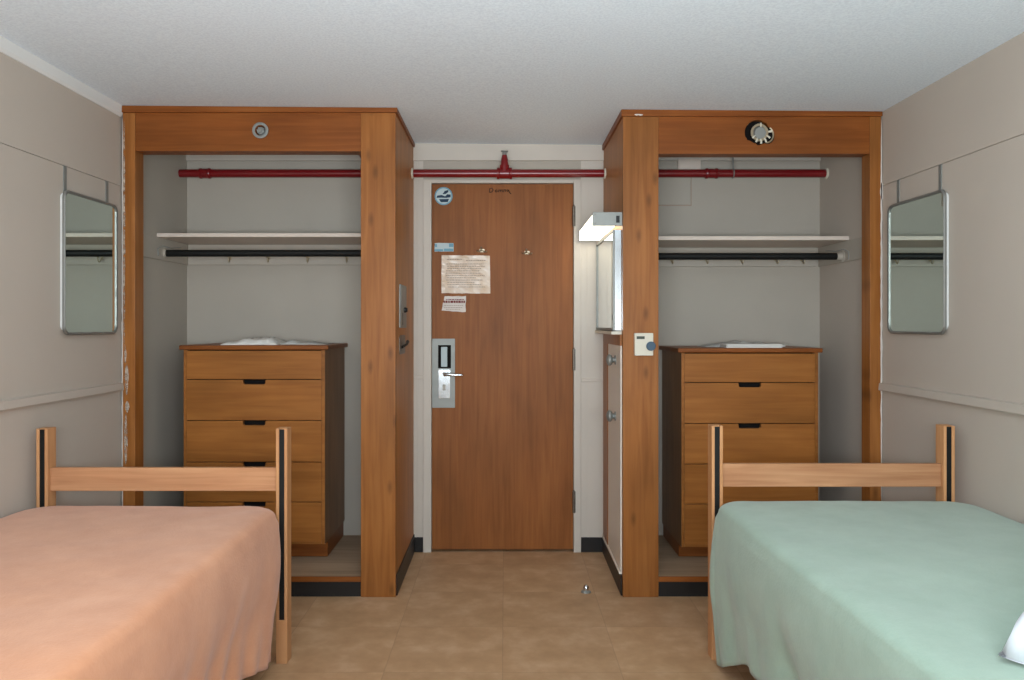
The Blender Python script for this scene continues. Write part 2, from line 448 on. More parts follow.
# near wall with window (behind the camera)
WX0, WX1, WZ0, WZ1 = -1.25, 1.25, 0.82, 2.07
bm = NB()
box(bm, XL-0.12, WX0, YN-0.12, YN, 0, 2.36); box(bm, WX1, XR+0.12, YN-0.12, YN, 0, 2.36)
box(bm, WX0, WX1, YN-0.12, YN, 0, WZ0); box(bm, WX0, WX1, YN-0.12, YN, WZ1, 2.36)
struct('wall_near', bm, M['wall'])
bm = NB()
for x0, x1 in ((WX0, WX0+0.05), (WX1-0.05, WX1), (-0.03, 0.03)): box(bm, x0, x1, YN-0.09, YN-0.03, WZ0, WZ1)
box(bm, WX0, WX1, YN-0.09, YN-0.03, WZ0, WZ0+0.05); box(bm, WX0, WX1, YN-0.09, YN-0.03, WZ1-0.05, WZ1)
win = struct('window_1', bm, M['trim'])
bm = NB(); box(bm, WX0-0.04, WX1+0.04, YN-0.03, YN+0.06, WZ0-0.03, WZ0); obj('window_sill', bm, M['trim'], win)

# ------------------------------------------------------------------ door
bm = NB(); box(bm, DX0, DX1, YD+0.004, YD+0.046, 0.012, DZ)
door = struct('door_1', bm, M['door'], bevel=0.002)
def hinge(z0, z1):
    bm = NB()
    box(bm, DX1-0.004, DX1+0.012, YD-0.016, YD+0.003, z0, z1)
    x = DX1+0.002
    n = 5
    for k in range(n):
        a = z0+(z1-z0)*k/n; b_ = z0+(z1-z0)*(k+0.93)/n
        cyl(bm, (x, YD-0.019, a), (x, YD-0.019, b_), 0.0075, 12)
    lathe(bm, (x, YD-0.019, z1), (x, YD-0.019, z1+0.008), [(0, 0.006), (1, 0.002)], 10)
    obj('hinge', bm, M['darksteel'], door, smooth=True)
for y0, y1 in ((227, 207), (370, 349), (511, 490)): hinge(Zp(y0, 181), Zp(y1, 181))
def doorhook(px, py):
    x = X(px, SD); z = Zp(py, SD); y = YD+0.004
    bm = NB()
    prism(bm, rrect(x-0.014, x+0.014, z-0.012, z+0.006, 0.005), 'y', y-0.004, y)
    tube(bm, [(x-0.002, y-0.003, z), (x-0.004, y-0.02, z-0.004), (x-0.004, y-0.035, z+0.003), (x-0.004, y-0.038, z+0.014)], [0.004, 0.0036, 0.0036, 0.005])
    tube(bm, [(x+0.004, y-0.003, z-0.004), (x+0.018, y-0.014, z-0.012), (x+0.026, y-0.022, z-0.008)], [0.0038, 0.0034, 0.0046])
    tube(bm, [(x-0.006, y-0.003, z-0.004), (x-0.020, y-0.014, z-0.010), (x-0.026, y-0.020, z-0.004)], [0.0038, 0.0034, 0.0046])
    obj('coat_hook', bm, M['brass'], door, smooth=True)
doorhook(482, 250); doorhook(527, 252)
# lock plate set
yD = YD+0.004
def dz(py): return Zp(py, 181)
def dxp(px): return X(px, 181)
bm = NB()
prism(bm, rrect(dxp(432.4), dxp(455.2), dz(407.5), dz(338.6), 0.004), 'y', yD-0.003, yD+0.001)
plate = obj('lock_plate', bm, M['steel'], door, bevel=0.0008)
bm = NB(); box(bm, dxp(438.4), dxp(451.2), yD-0.0036, yD-0.0028, dz(368), dz(345)); obj('reader_recess', bm, M['dark'], plate)
bm = NB(); prism(bm, rrect(dxp(441.5), dxp(447.6), dz(366.5), dz(346.8), 0.003), 'y', yD-0.016, yD-0.0036); obj('card_reader', bm, M['stickerpale'], plate, bevel=0.001)
bm = NB(); prism(bm, rrect(dxp(438.8), dxp(450.6), dz(398), dz(369.3), 0.003), 'y', yD-0.012, yD-0.003); obj('escutcheon', bm, M['chrome'], plate, bevel=0.001)
bm = NB(); prism(bm, rrect(dxp(443), dxp(446), dz(390), dz(384), 0.004), 'y', yD-0.0128, yD-0.0118); obj('keyhole', bm, M['darksteel'], plate)
bm = NB()
hx, hz = dxp(445.2), dz(373.8)
lathe(bm, (hx, yD-0.012, hz), (hx, yD-0.05, hz), [(0, 0.013), (0.3, 0.012), (0.35, 0.009), (1, 0.009)], 18)
tube(bm, [(hx-0.004, yD-0.048, hz), (hx+0.02, yD-0.052, hz+0.001), (hx+0.06, yD-0.052, hz-0.002), (hx+0.094, yD-0.048, hz-0.003), (hx+0.100, yD-0.038, hz-0.003)], [0.010, 0.0095, 0.0085, 0.008, 0.006], 14)
obj('lever_handle', bm, M['chrome'], plate, smooth=True)
# marker scribble near the top edge of the door
bm = NB()
sc_ = 0.0024
yy = YD+0.0034
def stroke(pts):
    tube(bm, [(X(a, SD), yy, Zp(b_, SD)) for a, b_ in pts], sc_, 5)
stroke([(489.4, 192), (489.7, 188.4), (492, 188.2), (493.2, 190), (491.5, 192), (489.2, 192.2)])
stroke([(495, 190.5), (496.4, 189.6), (497.4, 191), (496, 192.2), (495, 190.8)])
stroke([(498.4, 192), (498.8, 189.8), (500, 189.8), (500.4, 192), (500.8, 189.8), (502, 189.8), (502.4, 192)])
stroke([(503.6, 192), (504, 189.6), (505.4, 189.4), (505.8, 191.8)])
stroke([(507.2, 189.6), (508.6, 190), (507.6, 191.6), (506.8, 190.2)]); stroke([(508.6, 190), (509.4, 192.4), (511, 193.8)])
obj('marker_scribble', bm, M['inkblack'], door)
# faint scuffs low on the door
# paper and stickers
def sheet(name, poly_px, mat, label, cat, s=SD, ripple=0.0015, y=yD, n=14, group=None):
    """thin sheet on the door; outline interpolated as a slightly creased grid"""
    (x0, z0), (x1, z1), (x2, z2), (x3, z3) = [(X(a, s), Zp(b_, s)) for a, b_ in poly_px]  # tl tr br bl
    bm = NB(); g = []
    for j in range(n+1):
        row = []
        for i in range(n+1):
            u, v = i/n, j/n
            x = (x0*(1-u)+x1*u)*(1-v)+(x3*(1-u)+x2*u)*v
            z = (z0*(1-u)+z1*u)*(1-v)+(z3*(1-u)+z2*u)*v
            d = abs(noise.noise((x*30, z*30, 4)))*ripple*3+ripple*0.3
            x += 0.0025*noise.noise((z*40, 1, x*3)) if i in (0, n) else 0
            z += 0.0025*noise.noise((x*40, 5, z*3)) if j in (0, n) else 0
            row.append(bm.verts.new((x, y-0.0012-d, z)))
        g.append(row)
    for j in range(n):
        for i in range(n): bm.faces.new((g[j][i], g[j][i+1], g[j+1][i+1], g[j+1][i]))
    r = bmesh.ops.extrude_face_region(bm, geom=bm.faces[:])
    for v in [e for e in r['geom'] if isinstance(e, bmesh.types.BMVert)]: v.co.y = y-0.0001
    o = obj(name, bm, mat, None, origin=((x0+x2)/2, y, (z0+z2)/2))
    return tag(o, label, cat, group)
def lines(parent, rows, mat, name='printed_text', y=yD-0.0075, s=SD):
    bm = NB()
    for (xa, xb, yc, h) in rows:
        x = xa
        while x < xb-0.5:
            w = random.uniform(0.8, 2.6); e = min(x+w, xb)
            box(bm, X(x, s), X(e, s), y-0.0004, y, Zp(yc+h/2, s), Zp(yc-h/2, s)); x = e+0.5
    return obj(name, bm, mat, parent)
def film():
    m, nt, b = newmat('notice_in_plastic')
    tc = N(nt, 'ShaderNodeTexCoord')
    n = N(nt, 'ShaderNodeTexNoise'); n.inputs['Scale'].default_value = 14; n.inputs['Detail'].default_value = 3
    nt.links.new(tc.outputs['Object'], n.inputs['Vector'])
    r = ramp(nt, [(0.3, srgb(214, 190, 162)), (0.6, srgb(228, 212, 194))])
    nt.links.new(n.outputs['Fac'], r.inputs[0]); nt.links.new(r.outputs[0], b.inputs['Base Color'])
    b.inputs['Roughness'].default_value = 0.75
    b.inputs['Coat Weight'].default_value = 0.5; b.inputs['Coat Roughness'].default_value = 0.25
    return m
M['film'] = film()
nt_ = sheet('notice_sheet', [(441.6, 255.2), (490, 255.6), (490.4, 293.6), (441.4, 293.2)], M['film'],
            'large creased cream notice in plastic taped to the wooden door', 'paper', ripple=0.0022)
rows = [(447, 462, 259.5, 0.8), (466, 486, 260.5, 0.8)]+[(446+random.uniform(0, 2), 486-random.uniform(0, 12), 264+2.3*k, 0.7) for k in range(11)]
lines(nt_, rows, M['ink'], y=yD-0.0095)
n2 = sheet('notice_card', [(444.5, 296.3), (466, 296.2), (465.6, 312.2), (441.6, 310.5)], M['paper2'],
           'small torn white card with maroon lettering, below the larger notice on the door', 'paper', ripple=0.0008)
lines(n2, [(446, 464, 299.6, 0.8), (443.5, 465, 301.8, 2.2)], M['inkred'], y=yD-0.0055)
lines(n2, [(444, 463, 305.4, 0.6), (444, 463, 307.6, 0.6), (446, 460, 309.4, 0.5)], M['ink'], y=yD-0.0056)
n3 = sheet('label_sticker', [(434.6, 243), (453.4, 243), (453.6, 251.4), (434.6, 251.6)], M['stickerpale'],
           'small pale blue rectangular sticker above the cream notice on the door', 'sticker', ripple=0.0001)
bm = NB(); y = yD-0.0032
for (xa, xb, ya, yb) in ((434.6, 443, 249.2, 251.3), (449, 453.4, 243.4, 247), (444, 453.2, 248.6, 251.2), (434.8, 437, 244, 247)):
    box(bm, X(xa, SD), X(xb, SD), y, y+0.0012, Zp(yb, SD), Zp(ya, SD))
obj('printed_band', bm, M['stickerblue'], n3)
cx, cz = X(443.6, SD), Zp(196, SD)
bm = NB(); cyl(bm, (cx, yD-0.0015, cz), (cx, yD, cz), 0.0495, 40)
st = tag(obj('round_sticker', bm, M['stickerblue'], None, origin=(cx, yD, cz)), 'round pale blue and navy sticker in the top left corner of the door', 'sticker')
bm = NB(); cyl(bm, (cx, yD-0.0021, cz), (cx, yD-0.0015, cz), 0.0425, 40); obj('sticker_field', bm, M['stickerpale'], st)
bm = NB(); y0, y1 = yD-0.0029, yD-0.0021
prism(bm, [(cx-0.039, cz-0.010), (cx-0.036, cz+0.002), (cx-0.010, cz+0.006), (cx+0.008, cz-0.002), (cx+0.020, cz+0.010), (cx+0.039, cz+0.008), (cx+0.038, cz-0.007), (cx+0.012, cz-0.010), (cx-0.014, cz-0.009)], 'y', y0, y1)
prism(bm, [(cx-0.006, cz+0.010), (cx+0.006, cz+0.028), (cx+0.026, cz+0.034), (cx+0.026, cz+0.022), (cx+0.012, cz+0.012)], 'y', y0, y1)
prism(bm, [(cx-0.026, cz-0.017), (cx+0.030, cz-0.016), (cx+0.023, cz-0.033), (cx-0.015, cz-0.034)], 'y', y0, y1)
obj('sticker_emblem', bm, M['navy'], st)

# ------------------------------------------------------------------ closets
ZPL = 0.092
def closet(side):
    """side -1: left, 1: right"""
    L = side < 0
    if L: xo, xi, xp = XL, -0.502, -0.661      # wall side, hallway face, inner edge of the post
    else: xo, xi, xp = XR, 0.541, 0.704
    sg = -side                                  # direction from the wall towards the hallway
    lab = ('built-in orange wood closet on the left, with the small round steel fitting in its header' if L else
           'built-in orange wood closet on the right, with the ragged dark hole in its header')
    t = thing('closet', lab, 'closet', ((xo+xi)/2, YF, 0))
    def bx(name, mat, xa, xb, *r, bevel=0.0015):
        a, b_ = sorted((xa, xb)); return bxo(name, M[mat], t, a, b_, *r, bevel=bevel)
    ztr = min(zc(xo), zc(xi))-0.022
    # post at the hallway corner, wall stile, header
    bx('post', 'wood_z', xp, xi+0*sg, YF, YF+0.03, 0.0, ztr)
    stw = 0.070 if L else 0.058
    bx('stile', 'wood_z', xo+(0.014 if L else 0.006)*sg, xo+stw*sg, YF, YF+0.085, 0.0, ztr)
    hz0 = 2.046 if L else 2.034
    hdr_x0, hdr_x1 = sorted((xo+stw*sg+0.0006*sg, xp-0.0006*sg))
    bm = NB()
    # header board with a real hole cut for the sprinkler
    hx_, hz_, hr = (X(260.5, 218), Zp(130.5, 218), 0.022) if L else (X(757.5, 218), Zp(132.5, 218), 0.058)
    n = 40
    outer = []
    for k in range(n):
        a = 2*PI*k/n; c, s_ = math.cos(a), math.sin(a)
        # project a ray on the header rectangle
        tx = ((hdr_x1-hx_)/c) if c > 1e-6 else ((hdr_x0-hx_)/c if c < -1e-6 else 1e9)
        tz = ((ztr-hz_)/s_) if s_ > 1e-6 else ((hz0-hz_)/s_ if s_ < -1e-6 else 1e9)
        tt = min(tx, tz); outer.append((hx_+c*tt, hz_+s_*tt))
    for corner in ((hdr_x0, hz0), (hdr_x1, hz0), (hdr_x0, ztr), (hdr_x1, ztr)):
        k = min(range(n), key=lambda i: (outer[i][0]-corner[0])**2+(outer[i][1]-corner[1])**2)
        k = min(range(n), key=lambda i: abs(math.atan2(math.sin(2*PI*i/n-math.atan2(corner[1]-hz_, corner[0]-hx_)), math.cos(2*PI*i/n-math.atan2(corner[1]-hz_, corner[0]-hx_)))))
        outer[k] = corner
    def rr(k):
        if L: return hr
        return hr*(1+0.07*noise.noise((k*0.9, 2, 0))) * (0.86 if 24 < k < 30 else 1.0)
    inner = [(hx_+rr(k)*math.cos(2*PI*k/n), hz_+rr(k)*math.sin(2*PI*k/n)) for k in range(n)]
    for (ya, yb) in ((YF+0.004, YF+0.026),):
        A = [bm.verts.new((p[0], ya, p[1])) for p in outer]; B = [bm.verts.new((p[0], ya, p[1])) for p in inner]
        A2 = [bm.verts.new((p[0], yb, p[1])) for p in outer]; B2 = [bm.verts.new((p[0], yb, p[1])) for p in inner]
        for k in range(n):
            j = (k+1)%n
            bm.faces.new((A[k], A[j], B[j], B[k])); bm.faces.new((A2[k], B2[k], B2[j], A2[j]))
            bm.faces.new((A[k], A2[k], A2[j], A[j])); bm.faces.new((B[k], B[j], B2[j], B2[k]))
    obj('header', bm, M['wood_x'], t)
    bx('header_soffit', 'wood_x', xo+stw*sg, xp, YF+0.027, YF+0.085, hz0, hz0+0.02)
    bm = NB(); box(bm, hx_-0.1, hx_+0.1, YF+0.05, YF+0.055, hz0+0.03, ztr); obj('hole_shade', bm, M['dark'], t)  # dark sheet behind the hole, painted for the shade inside it
    # hallway side panel, inner panel
    bx('side_panel', 'panel', xi, xi+side*0.02, YF+0.031, YD, 0.0, ztr)
    bx('inner_panel', 'closet_wall', xp-0.02*sg if False else xp+0.004*sg, xp+0.022*sg, YF+0.031, YD-0.001, 0.0, ztr)
    # head trim tight to the ceiling, mitred round the corner
    bm = NB()
    a, b_ = sorted((xo+0.004*sg, xi+0.009*sg))
    va = box(bm, a, b_, YF-0.010, YF+0.03, ztr, 1)
    vb = box(bm, *sorted((xi-0.02*sg, xi+0.009*sg)), YF+0.0301, YD-0.017, ztr, 1)
    for v in va+vb:
        if v.co.z > 0.99 and v.co.z < 1.01: v.co.z = zc(v.co.x)-0.001
    obj('top_trim', bm, M['wood_x'], t, bevel=0.002)
    if L: bxo('wall_lining', M['closet_wall'], t, XL+0.0005, XL+0.018, YF+0.087, YD-0.001, 0.0, 2.24)
    # platform and black kick board
    bx('platform', 'ply', xo+(0.0185 if L else 0.008)*sg, xp+0.003*sg, YF+0.012, YD-0.001, ZPL-0.02, ZPL, bevel=0.001)
    bx('platform_edge', 'wood_x', xo+stw*sg, xp-0.001*sg, YF+0.002, YF+0.0115, ZPL-0.023, ZPL+0.001)
    bx('kick_board', 'black', xo+stw*sg, xp-0.001*sg, YF+0.008, YF+0.03, 0.0, ZPL-0.0235)
    # cleats, shelf, rod
    sh_t, sh_b = (1.709, 1.690) if L else (1.694, 1.674)
    ys = s_y(199.3)
    bx('shelf', 'shelf', xo+(0.0185 if L else 0.004)*sg, xp+0.003*sg, ys, YD-0.001, sh_b, sh_t)
    bm = NB()
    zb = 1.577 if L else 1.568
    a, b_ = sorted((xo+0.029*sg, xp+0.003*sg)); box(bm, a, b_, YD-0.019, YD-0.001, zb, sh_b-0.001)
    obj('back_cleat', bm, M['closet_wall'], t, bevel=0.002)
    a, b_ = sorted((xo+(0.019 if L else 0.001)*sg, xo+(0.028 if L else 0.010)*sg)); bxo('side_cleat', M['closet_wall'], t, a, b_, YF+0.09, YD-0.001, zb, sh_b-0.001, bevel=0.002)
    zr = 1.614 if L else 1.598
    yr = s_y(196)
    bm = NB(); cyl(bm, (xo+0.032*sg, yr, zr), (xp+0.0025*sg, yr, zr), 0.0175, 24)
    rod = obj('closet_rod', bm, M['rodblack'], t, smooth=True)
    bm = NB()
    lathe(bm, (xo+(0.028 if L else 0.010)*sg, yr, zr), (xo+0.040*sg, yr, zr), [(0, 0.03), (0.12, 0.03), (0.2, 0.021), (1, 0.0195)], 22)
    obj('rod_socket', bm, M['closet_wall'], rod, smooth=True)
    # wire bracket hung over the end of the rod
    bm = NB()
    x0 = xo+(0.030 if L else 0.012)*sg
    tube(bm, [(x0, yr-0.075, zr-0.02), (x0, yr-0.08, zr+0.016), (x0+0.02*sg, yr-0.07, zr+0.03), (x0+0.05*sg, yr-0.04, zr+0.022), (x0+0.07*sg, yr-0.01, zr+0.028), (x0+0.075*sg, yr+0.02, zr+0.03)], 0.0025, 6)
    obj('wire_bracket', bm, M['steel'], rod, smooth=True)
    # hooks under the back cleat
    def chook(x):
        bm = NB(); y = YD-0.019; z = zb+0.035
        prism(bm, rrect(x-0.007, x+0.007, z-0.006, z+0.016, 0.004), 'y', y-0.003, y)
        tube(bm, [(x, y-0.002, z+0.004), (x, y-0.012, z-0.004), (x+0.002, y-0.02, z-0.016), (x+0.002, y-0.03, z-0.022), (x+0.002, y-0.042, z-0.014), (x+0.002, y-0.044, z+0.000)], 0.003, 8)
        lathe(bm, (x+0.002, y-0.044, z-0.001), (x+0.002, y-0.044, z+0.010), [(0, 0.003), (0.5, 0.0052), (1, 0.002)], 10)
        return obj('coat_hook', bm, M['brass'], t, smooth=True)
    if L: xs = [X(p, 183.6) for p in (346.5, 307.5, 268, 229, 184)]
    else: xs = [X(p, 183.6) for p in (672, 707, 742, 777, 803)]
    h0 = chook(xs[0])
    for x in xs[1:]: dup_part(h0, (x-xs[0], 0, 0))
    return t, hx_, hz_
cl, lx, lz = closet(-1)
cr, rx, rz = closet(1)

# smears of filler and paint on the wall edge of the left stile; filler line on the right one
def smear(parent, x, y, pts, seed, w=0.009, mat='smear'):
    bm = NB()
    n = len(pts)
    A = []; B = []
    for i, z in enumerate(pts):
        u = i/(n-1); e = math.sin(PI*u)**0.5 if 0 < u < 1 else 0.1
        ww = w*e*(0.75+0.6*noise.noise((z*30, seed, 0)))
        off = w*0.35*noise.noise((z*18, seed, 7))
        A.append((x+off-ww, z)); B.append((x+off+ww, z))
    prism(bm, A+B[::-1], 'y', y-0.0022, y)
    return obj('paint_smear', bm, M[mat], parent)
def zr_(a, b_, n=16): return [a+(b_-a)*k/n for k in range(n+1)]
smear(cl, XL+0.026, YF-0.0003, zr_(Zp(364, 218), Zp(345, 218)), 1, 0.006)
smear(cl, XL+0.032, YF-0.0003, zr_(Zp(395, 218), Zp(364, 218)), 2, 0.011)
smear(cl, XL+0.034, YF-0.0003, zr_(Zp(413, 218), Zp(401, 218)), 3, 0.013)
smear(cl, XL+0.028, YF-0.0003, zr_(Zp(464, 218), Zp(414, 218)), 4, 0.010)
smear(cl, XL+0.009, YF+0.01, zr_(Zp(600, 218), Zp(118, 218), 120), 5, 0.006, 'caulk')
smear(cl, XL+0.020, YF-0.0003, zr_(Zp(345, 218), Zp(120, 218), 60), 5, 0.006)
smear(cr, XR-0.006, YF-0.0003, zr_(Zp(500, 218), Zp(120, 218), 80), 6, 0.005, 'caulk')
smear(cr, XR-0.004, YF-0.0003, zr_(Zp(200, 218), Zp(182, 218)), 8, 0.009, 'caulk')
bm = NB()
tube(bm, [(X(635, 218)+a, YF-0.0105, Zp(115.5, 218)+b_) for a, b_ in ((-0.004, 0.001), (0.006, 0), (0.014, 0.001), (0.024, -0.001), (0.034, 0))], [0.002, 0.0045, 0.003, 0.0045, 0.002], 8)
obj('paint_smear', bm, M['caulk'], cr)

# header fittings -------------------------------------------------------------
t = thing('sprinkler_fitting', 'small round recessed steel sprinkler fitting in the left closet header', 'sprinkler', (lx, YF, lz))
bm = NB(); ring_flat(bm, lx, lz, YF-0.0045, YF+0.003, 0.037, 0.0245); obj('escutcheon_ring', bm, M['steel'], t, bevel=0.001, smooth=True)
bm = NB(); lathe(bm, (lx, YF+0.03, lz), (lx, YF-0.002, lz), [(0, 0.021), (0.5, 0.019), (0.7, 0.012), (0.72, 0.016), (0.85, 0.016), (0.87, 0.007), (1, 0.007)], 20)
for k in range(6):
    a = k*PI/3; box(bm, lx+0.012*math.cos(a)-0.003, lx+0.012*math.cos(a)+0.003, YF-0.006, YF-0.003, lz+0.012*math.sin(a)-0.003, lz+0.012*math.sin(a)+0.003)
obj('sprinkler_head', bm, M['steel'], t, smooth=True)

t = thing('sprinkler_fitting', 'loose sprinkler head hanging in the ragged dark hole of the right closet header', 'sprinkler', (rx, YF, rz))
hx_, hz_ = X(760, 218), Zp(133.5, 218)
bm = NB(); lathe(bm, (hx_, YF+0.05, hz_), (hx_, YF-0.008, hz_), [(0, 0.018), (0.5, 0.020), (0.55, 0.033), (0.75, 0.034), (0.8, 0.030), (0.9, 0.031), (1, 0.027)], 26)
obj('sprinkler_head', bm, M['steel'], t, smooth=True)
bm = NB(); ring_flat(bm, hx_-0.006, hz_+0.002, YF-0.0115, YF-0.0085, 0.040, 0.030, jag=0.003); obj('escutcheon_ring', bm, M['brass'], t, smooth=True)
bm = NB()
for k in range(5):
    a = PI+0.45+k*(PI-0.9)/4
    c = Vector((hx_+0.052*math.cos(a)*0.85, 0, hz_-0.004+0.046*math.sin(a)))
    tube(bm, [(hx_+0.030*math.cos(a), YF-0.009, hz_+0.028*math.sin(a)), (c.x*0.5+(hx_+0.030*math.cos(a))*0.5, YF-0.016, c.z*0.5+(hz_+0.03*math.sin(a))*0.5), (c.x, YF-0.014, c.z)], [0.003, 0.0042, 0.0048], 7)
obj('toothed_plate', bm, M['plastic'], t, smooth=True)
bm = NB()
lathe(bm, (hx_+0.034, YF-0.006, hz_+0.006), (hx_+0.050, YF-0.010, hz_+0.008), [(0, 0.004), (1, 0.006)], 8)
obj('plate_tab', bm, M['plastic'], t, smooth=True)
bm = NB(); tube(bm, [(hx_, YF-0.009, hz_+0.028), (hx_, YF-0.012, hz_+0.046)], [0.004, 0.003], 7)
obj('plate_tab', bm, M['plastic'], t, smooth=True)
bm = NB()   # curled wire loop right of the head
tube(bm, [(rx+0.040+0.030*math.cos(a), YF-0.006, rz-0.012+0.036*math.sin(a)) for a in [(-1.7+k*0.28) for k in range(11)]], 0.0035, 7)
obj('wire_loop', bm, M['brass'], t, smooth=True)
# second lobe of the hole, its shade painted as a flat dark plate
bm = NB(); prism(bm, [(rx+0.048+0.030*math.cos(a), rz-0.014+0.038*math.sin(a)) for a in [2*PI*k/24 for k in range(24)]], 'y', YF+0.0028, YF+0.0042)
obj('hole_lobe_shade', bm, M['dark'], t)

# switch plates on the left partition ----------------------------------------
PX = -0.502
t = thing('switch_plate', 'tall steel switch plate on the hallway side of the left closet', 'wall plate', (PX, s_y(204), Zp(306, 204)))
bm = NB(); prism(bm, rrect(s_y(211), s_y(198.5), Zp(327.5, 205)-0.002, Zp(285.5, 205)+0.002, 0.006), 'x', PX, PX+0.006)
obj('plate', bm, M['steel'], t, bevel=0.0015)
bm = NB(); box(bm, PX+0.006, PX+0.0068, s_y(208.5), s_y(200.2), Zp(306, 205), Zp(288, 205)); obj('raised_panel', bm, M['frame_steel'], t)
bm = NB(); lathe(bm, (PX+0.006, s_y(203), Zp(310, 203)), (PX+0.022, s_y(203), Zp(310, 203)), [(0, 0.014), (0.5, 0.013), (1, 0.009)], 14); obj('toggle', bm, M['black'], t, smooth=True)
bm = NB(); box(bm, PX+0.006, PX+0.0066, s_y(206.6), s_y(206.0), Zp(325, 205), Zp(313, 205)); obj('slot', bm, M['dark'], t)
t = thing('lock_fitting', 'small dull lock fitting just below the steel plate on the left closet side', 'lock', (PX, s_y(205), Zp(344, 205)))
bm = NB(); prism(bm, rrect(s_y(211), s_y(199.5), Zp(354, 205), Zp(335, 205), 0.02), 'x', PX, PX+0.0022); obj('plate', bm, M['darksteel'], t, bevel=0.0006)
bm = NB(); tube(bm, [(PX+0.003, s_y(207), Zp(347, 205)), (PX+0.022, s_y(205), Zp(344.5, 205)), (PX+0.020, s_y(202), Zp(342, 205))], [0.007, 0.006, 0.009], 10); obj('latch', bm, M['black'], t, smooth=True)

# white access door in the right partition --------------------------------------
QX = 0.541
t = thing('access_door', 'tall narrow white door with two chrome knobs in the hallway side of the right closet', 'door', (QX, s_y(204), 0.1))
bm = NB()
zt = 1.152
box(bm, QX-0.010, QX, YF+0.032, s_y(185), zt, zt+0.050)
box(bm, QX-0.010, QX, s_y(193), s_y(185), 0.1, zt)
obj('door_frame', bm, M['wood_z'], t, bevel=0.001)
bm = NB(); box(bm, QX-0.007, QX, YF+0.034, s_y(193.2), 0.105, zt-0.001); obj('door_panel', bm, M['whitemetal'], t, bevel=0.001)
bm = NB(); prism(bm, [(YF+0.032, 0.096), (s_y(184), 0.096), (s_y(184), 0.112), (YF+0.032, 0.104)], 'x', QX-0.013, QX); obj('door_sill', bm, M['whitemetal'], t)
def knob(s, py):
    bm = NB(); y = s_y(s); z = Zp(py, s)
    lathe(bm, (QX-0.007, y, z), (QX-0.052, y, z), [(0, 0.022), (0.1, 0.022), (0.14, 0.013), (0.3, 0.013), (0.42, 0.022), (0.6, 0.028), (0.78, 0.027), (0.92, 0.019), (1, 0.008)], 22)
    return obj('knob', bm, M['steel'], t, smooth=True)
k0 = knob(207, 360)
dup_part(k0, (0, 0, Zp(416, 207)-Zp(360, 207)))

# lamp over the mirror cabinet ---------------------------------------------------
y0l, y1l = s_y(217.2), s_y(183.4)
zl0, zl1 = 1.705, 1.768
lampx = 0.402
t = thing('vanity_light', 'lit strip lamp with chrome end cap over the mirrored cabinet', 'lamp', (QX, (y0l+y1l)/2, zl0))
bm = NB()
prism(bm, [(QX-0.001, zl0), (lampx+0.004, zl0), (lampx, zl0+0.004), (lampx+0.002, zl1-0.004), (lampx+0.006, zl1), (QX-0.001, zl1)], 'y', y0l, y0l+0.012)
prism(bm, [(QX-0.001, zl0), (lampx+0.004, zl0), (lampx, zl0+0.004), (lampx+0.002, zl1-0.004), (lampx+0.006, zl1), (QX-0.001, zl1)], 'y', y1l-0.012, y1l)
box(bm, lampx+0.02, QX-0.001, y0l+0.012, y1l-0.012, zl1-0.006, zl1)
cap = obj('end_cap', bm, M['steel'], t, bevel=0.001)
bm = NB(); box(bm, X(616, 217), X(619.5, 217), y0l-0.0012, y0l, Zp(222.8, 217), Zp(215.8, 217)); obj('switch', bm, M['black'], cap)
for px, py in ((595, 214.5), (595, 223.5)):
    bm = NB(); cyl(bm, (X(px, 217), y0l-0.002, Zp(py, 217)), (X(px, 217), y0l, Zp(py, 217)), 0.003, 8); obj('screw', bm, M['darksteel'], cap)
bm = NB(); prism(bm, [(QX-0.03, zl0+0.002), (lampx+0.006, zl0+0.002), (lampx+0.002, zl0+0.006), (lampx+0.004, zl1-0.010), (QX-0.03, zl1-0.010)], 'y', y0l+0.0115, y1l-0.0115)
obj('diffuser', bm, M['lens'], t)

# mirrored cabinet ------------------------------------------------------------------
y0c, y1c = s_y(216), s_y(182.5)
zc0, zc1 = 1.222, 1.690
fx = 0.503
t = thing('mirror_cabinet', 'chrome medicine cabinet with mirrored doors below the strip lamp', 'cabinet', (QX, (y0c+y1c)/2, zc0))
bm = NB(); box(bm, fx+0.004, QX-0.0005, y0c, y1c, zc0, zc1); obj('cabinet_body', bm, M['chrome'], t, bevel=0.002)
bm = NB()
box(bm, fx-0.004, fx+0.0035, y0c, y1c, zc0, zc0+0.012); box(bm, fx-0.004, fx+0.0035, y0c, y1c, zc1-0.012, zc1)
box(bm, fx-0.004, fx+0.0035, y0c, y0c+0.01, zc0+0.012, zc1-0.012); box(bm, fx-0.004, fx+0.0035, y1c-0.01, y1c, zc0+0.012, zc1-0.012)
obj('cabinet_frame', bm, M['steel'], t, bevel=0.001)
ym = y0c+(y1c-y0c)*0.52
for (a, b_, xx) in ((y0c+0.011, ym+0.01, fx-0.001), (ym-0.006, y1c-0.011, fx+0.0018)):
    bm = NB(); box(bm, xx, xx+0.0022, a, b_, zc0+0.013, zc1-0.013); d = obj('mirror_door', bm, M['mirror2'], t)
    if xx < fx:
        bm = NB(); box(bm, xx-0.002, xx-0.0002, a+0.012, a+0.03, zc0+0.05, zc0+0.075); obj('finger_pull', bm, M['darksteel'], d)
bm = NB(); prism(bm, [(QX-0.001, zc0-0.018), (0.492, zc0-0.018), (0.492, zc0-0.004), (QX-0.001, zc0-0.001)], 'y', y0c+0.0, y1c)
obj('cabinet_ledge', bm, M['plastic'], t, bevel=0.001)

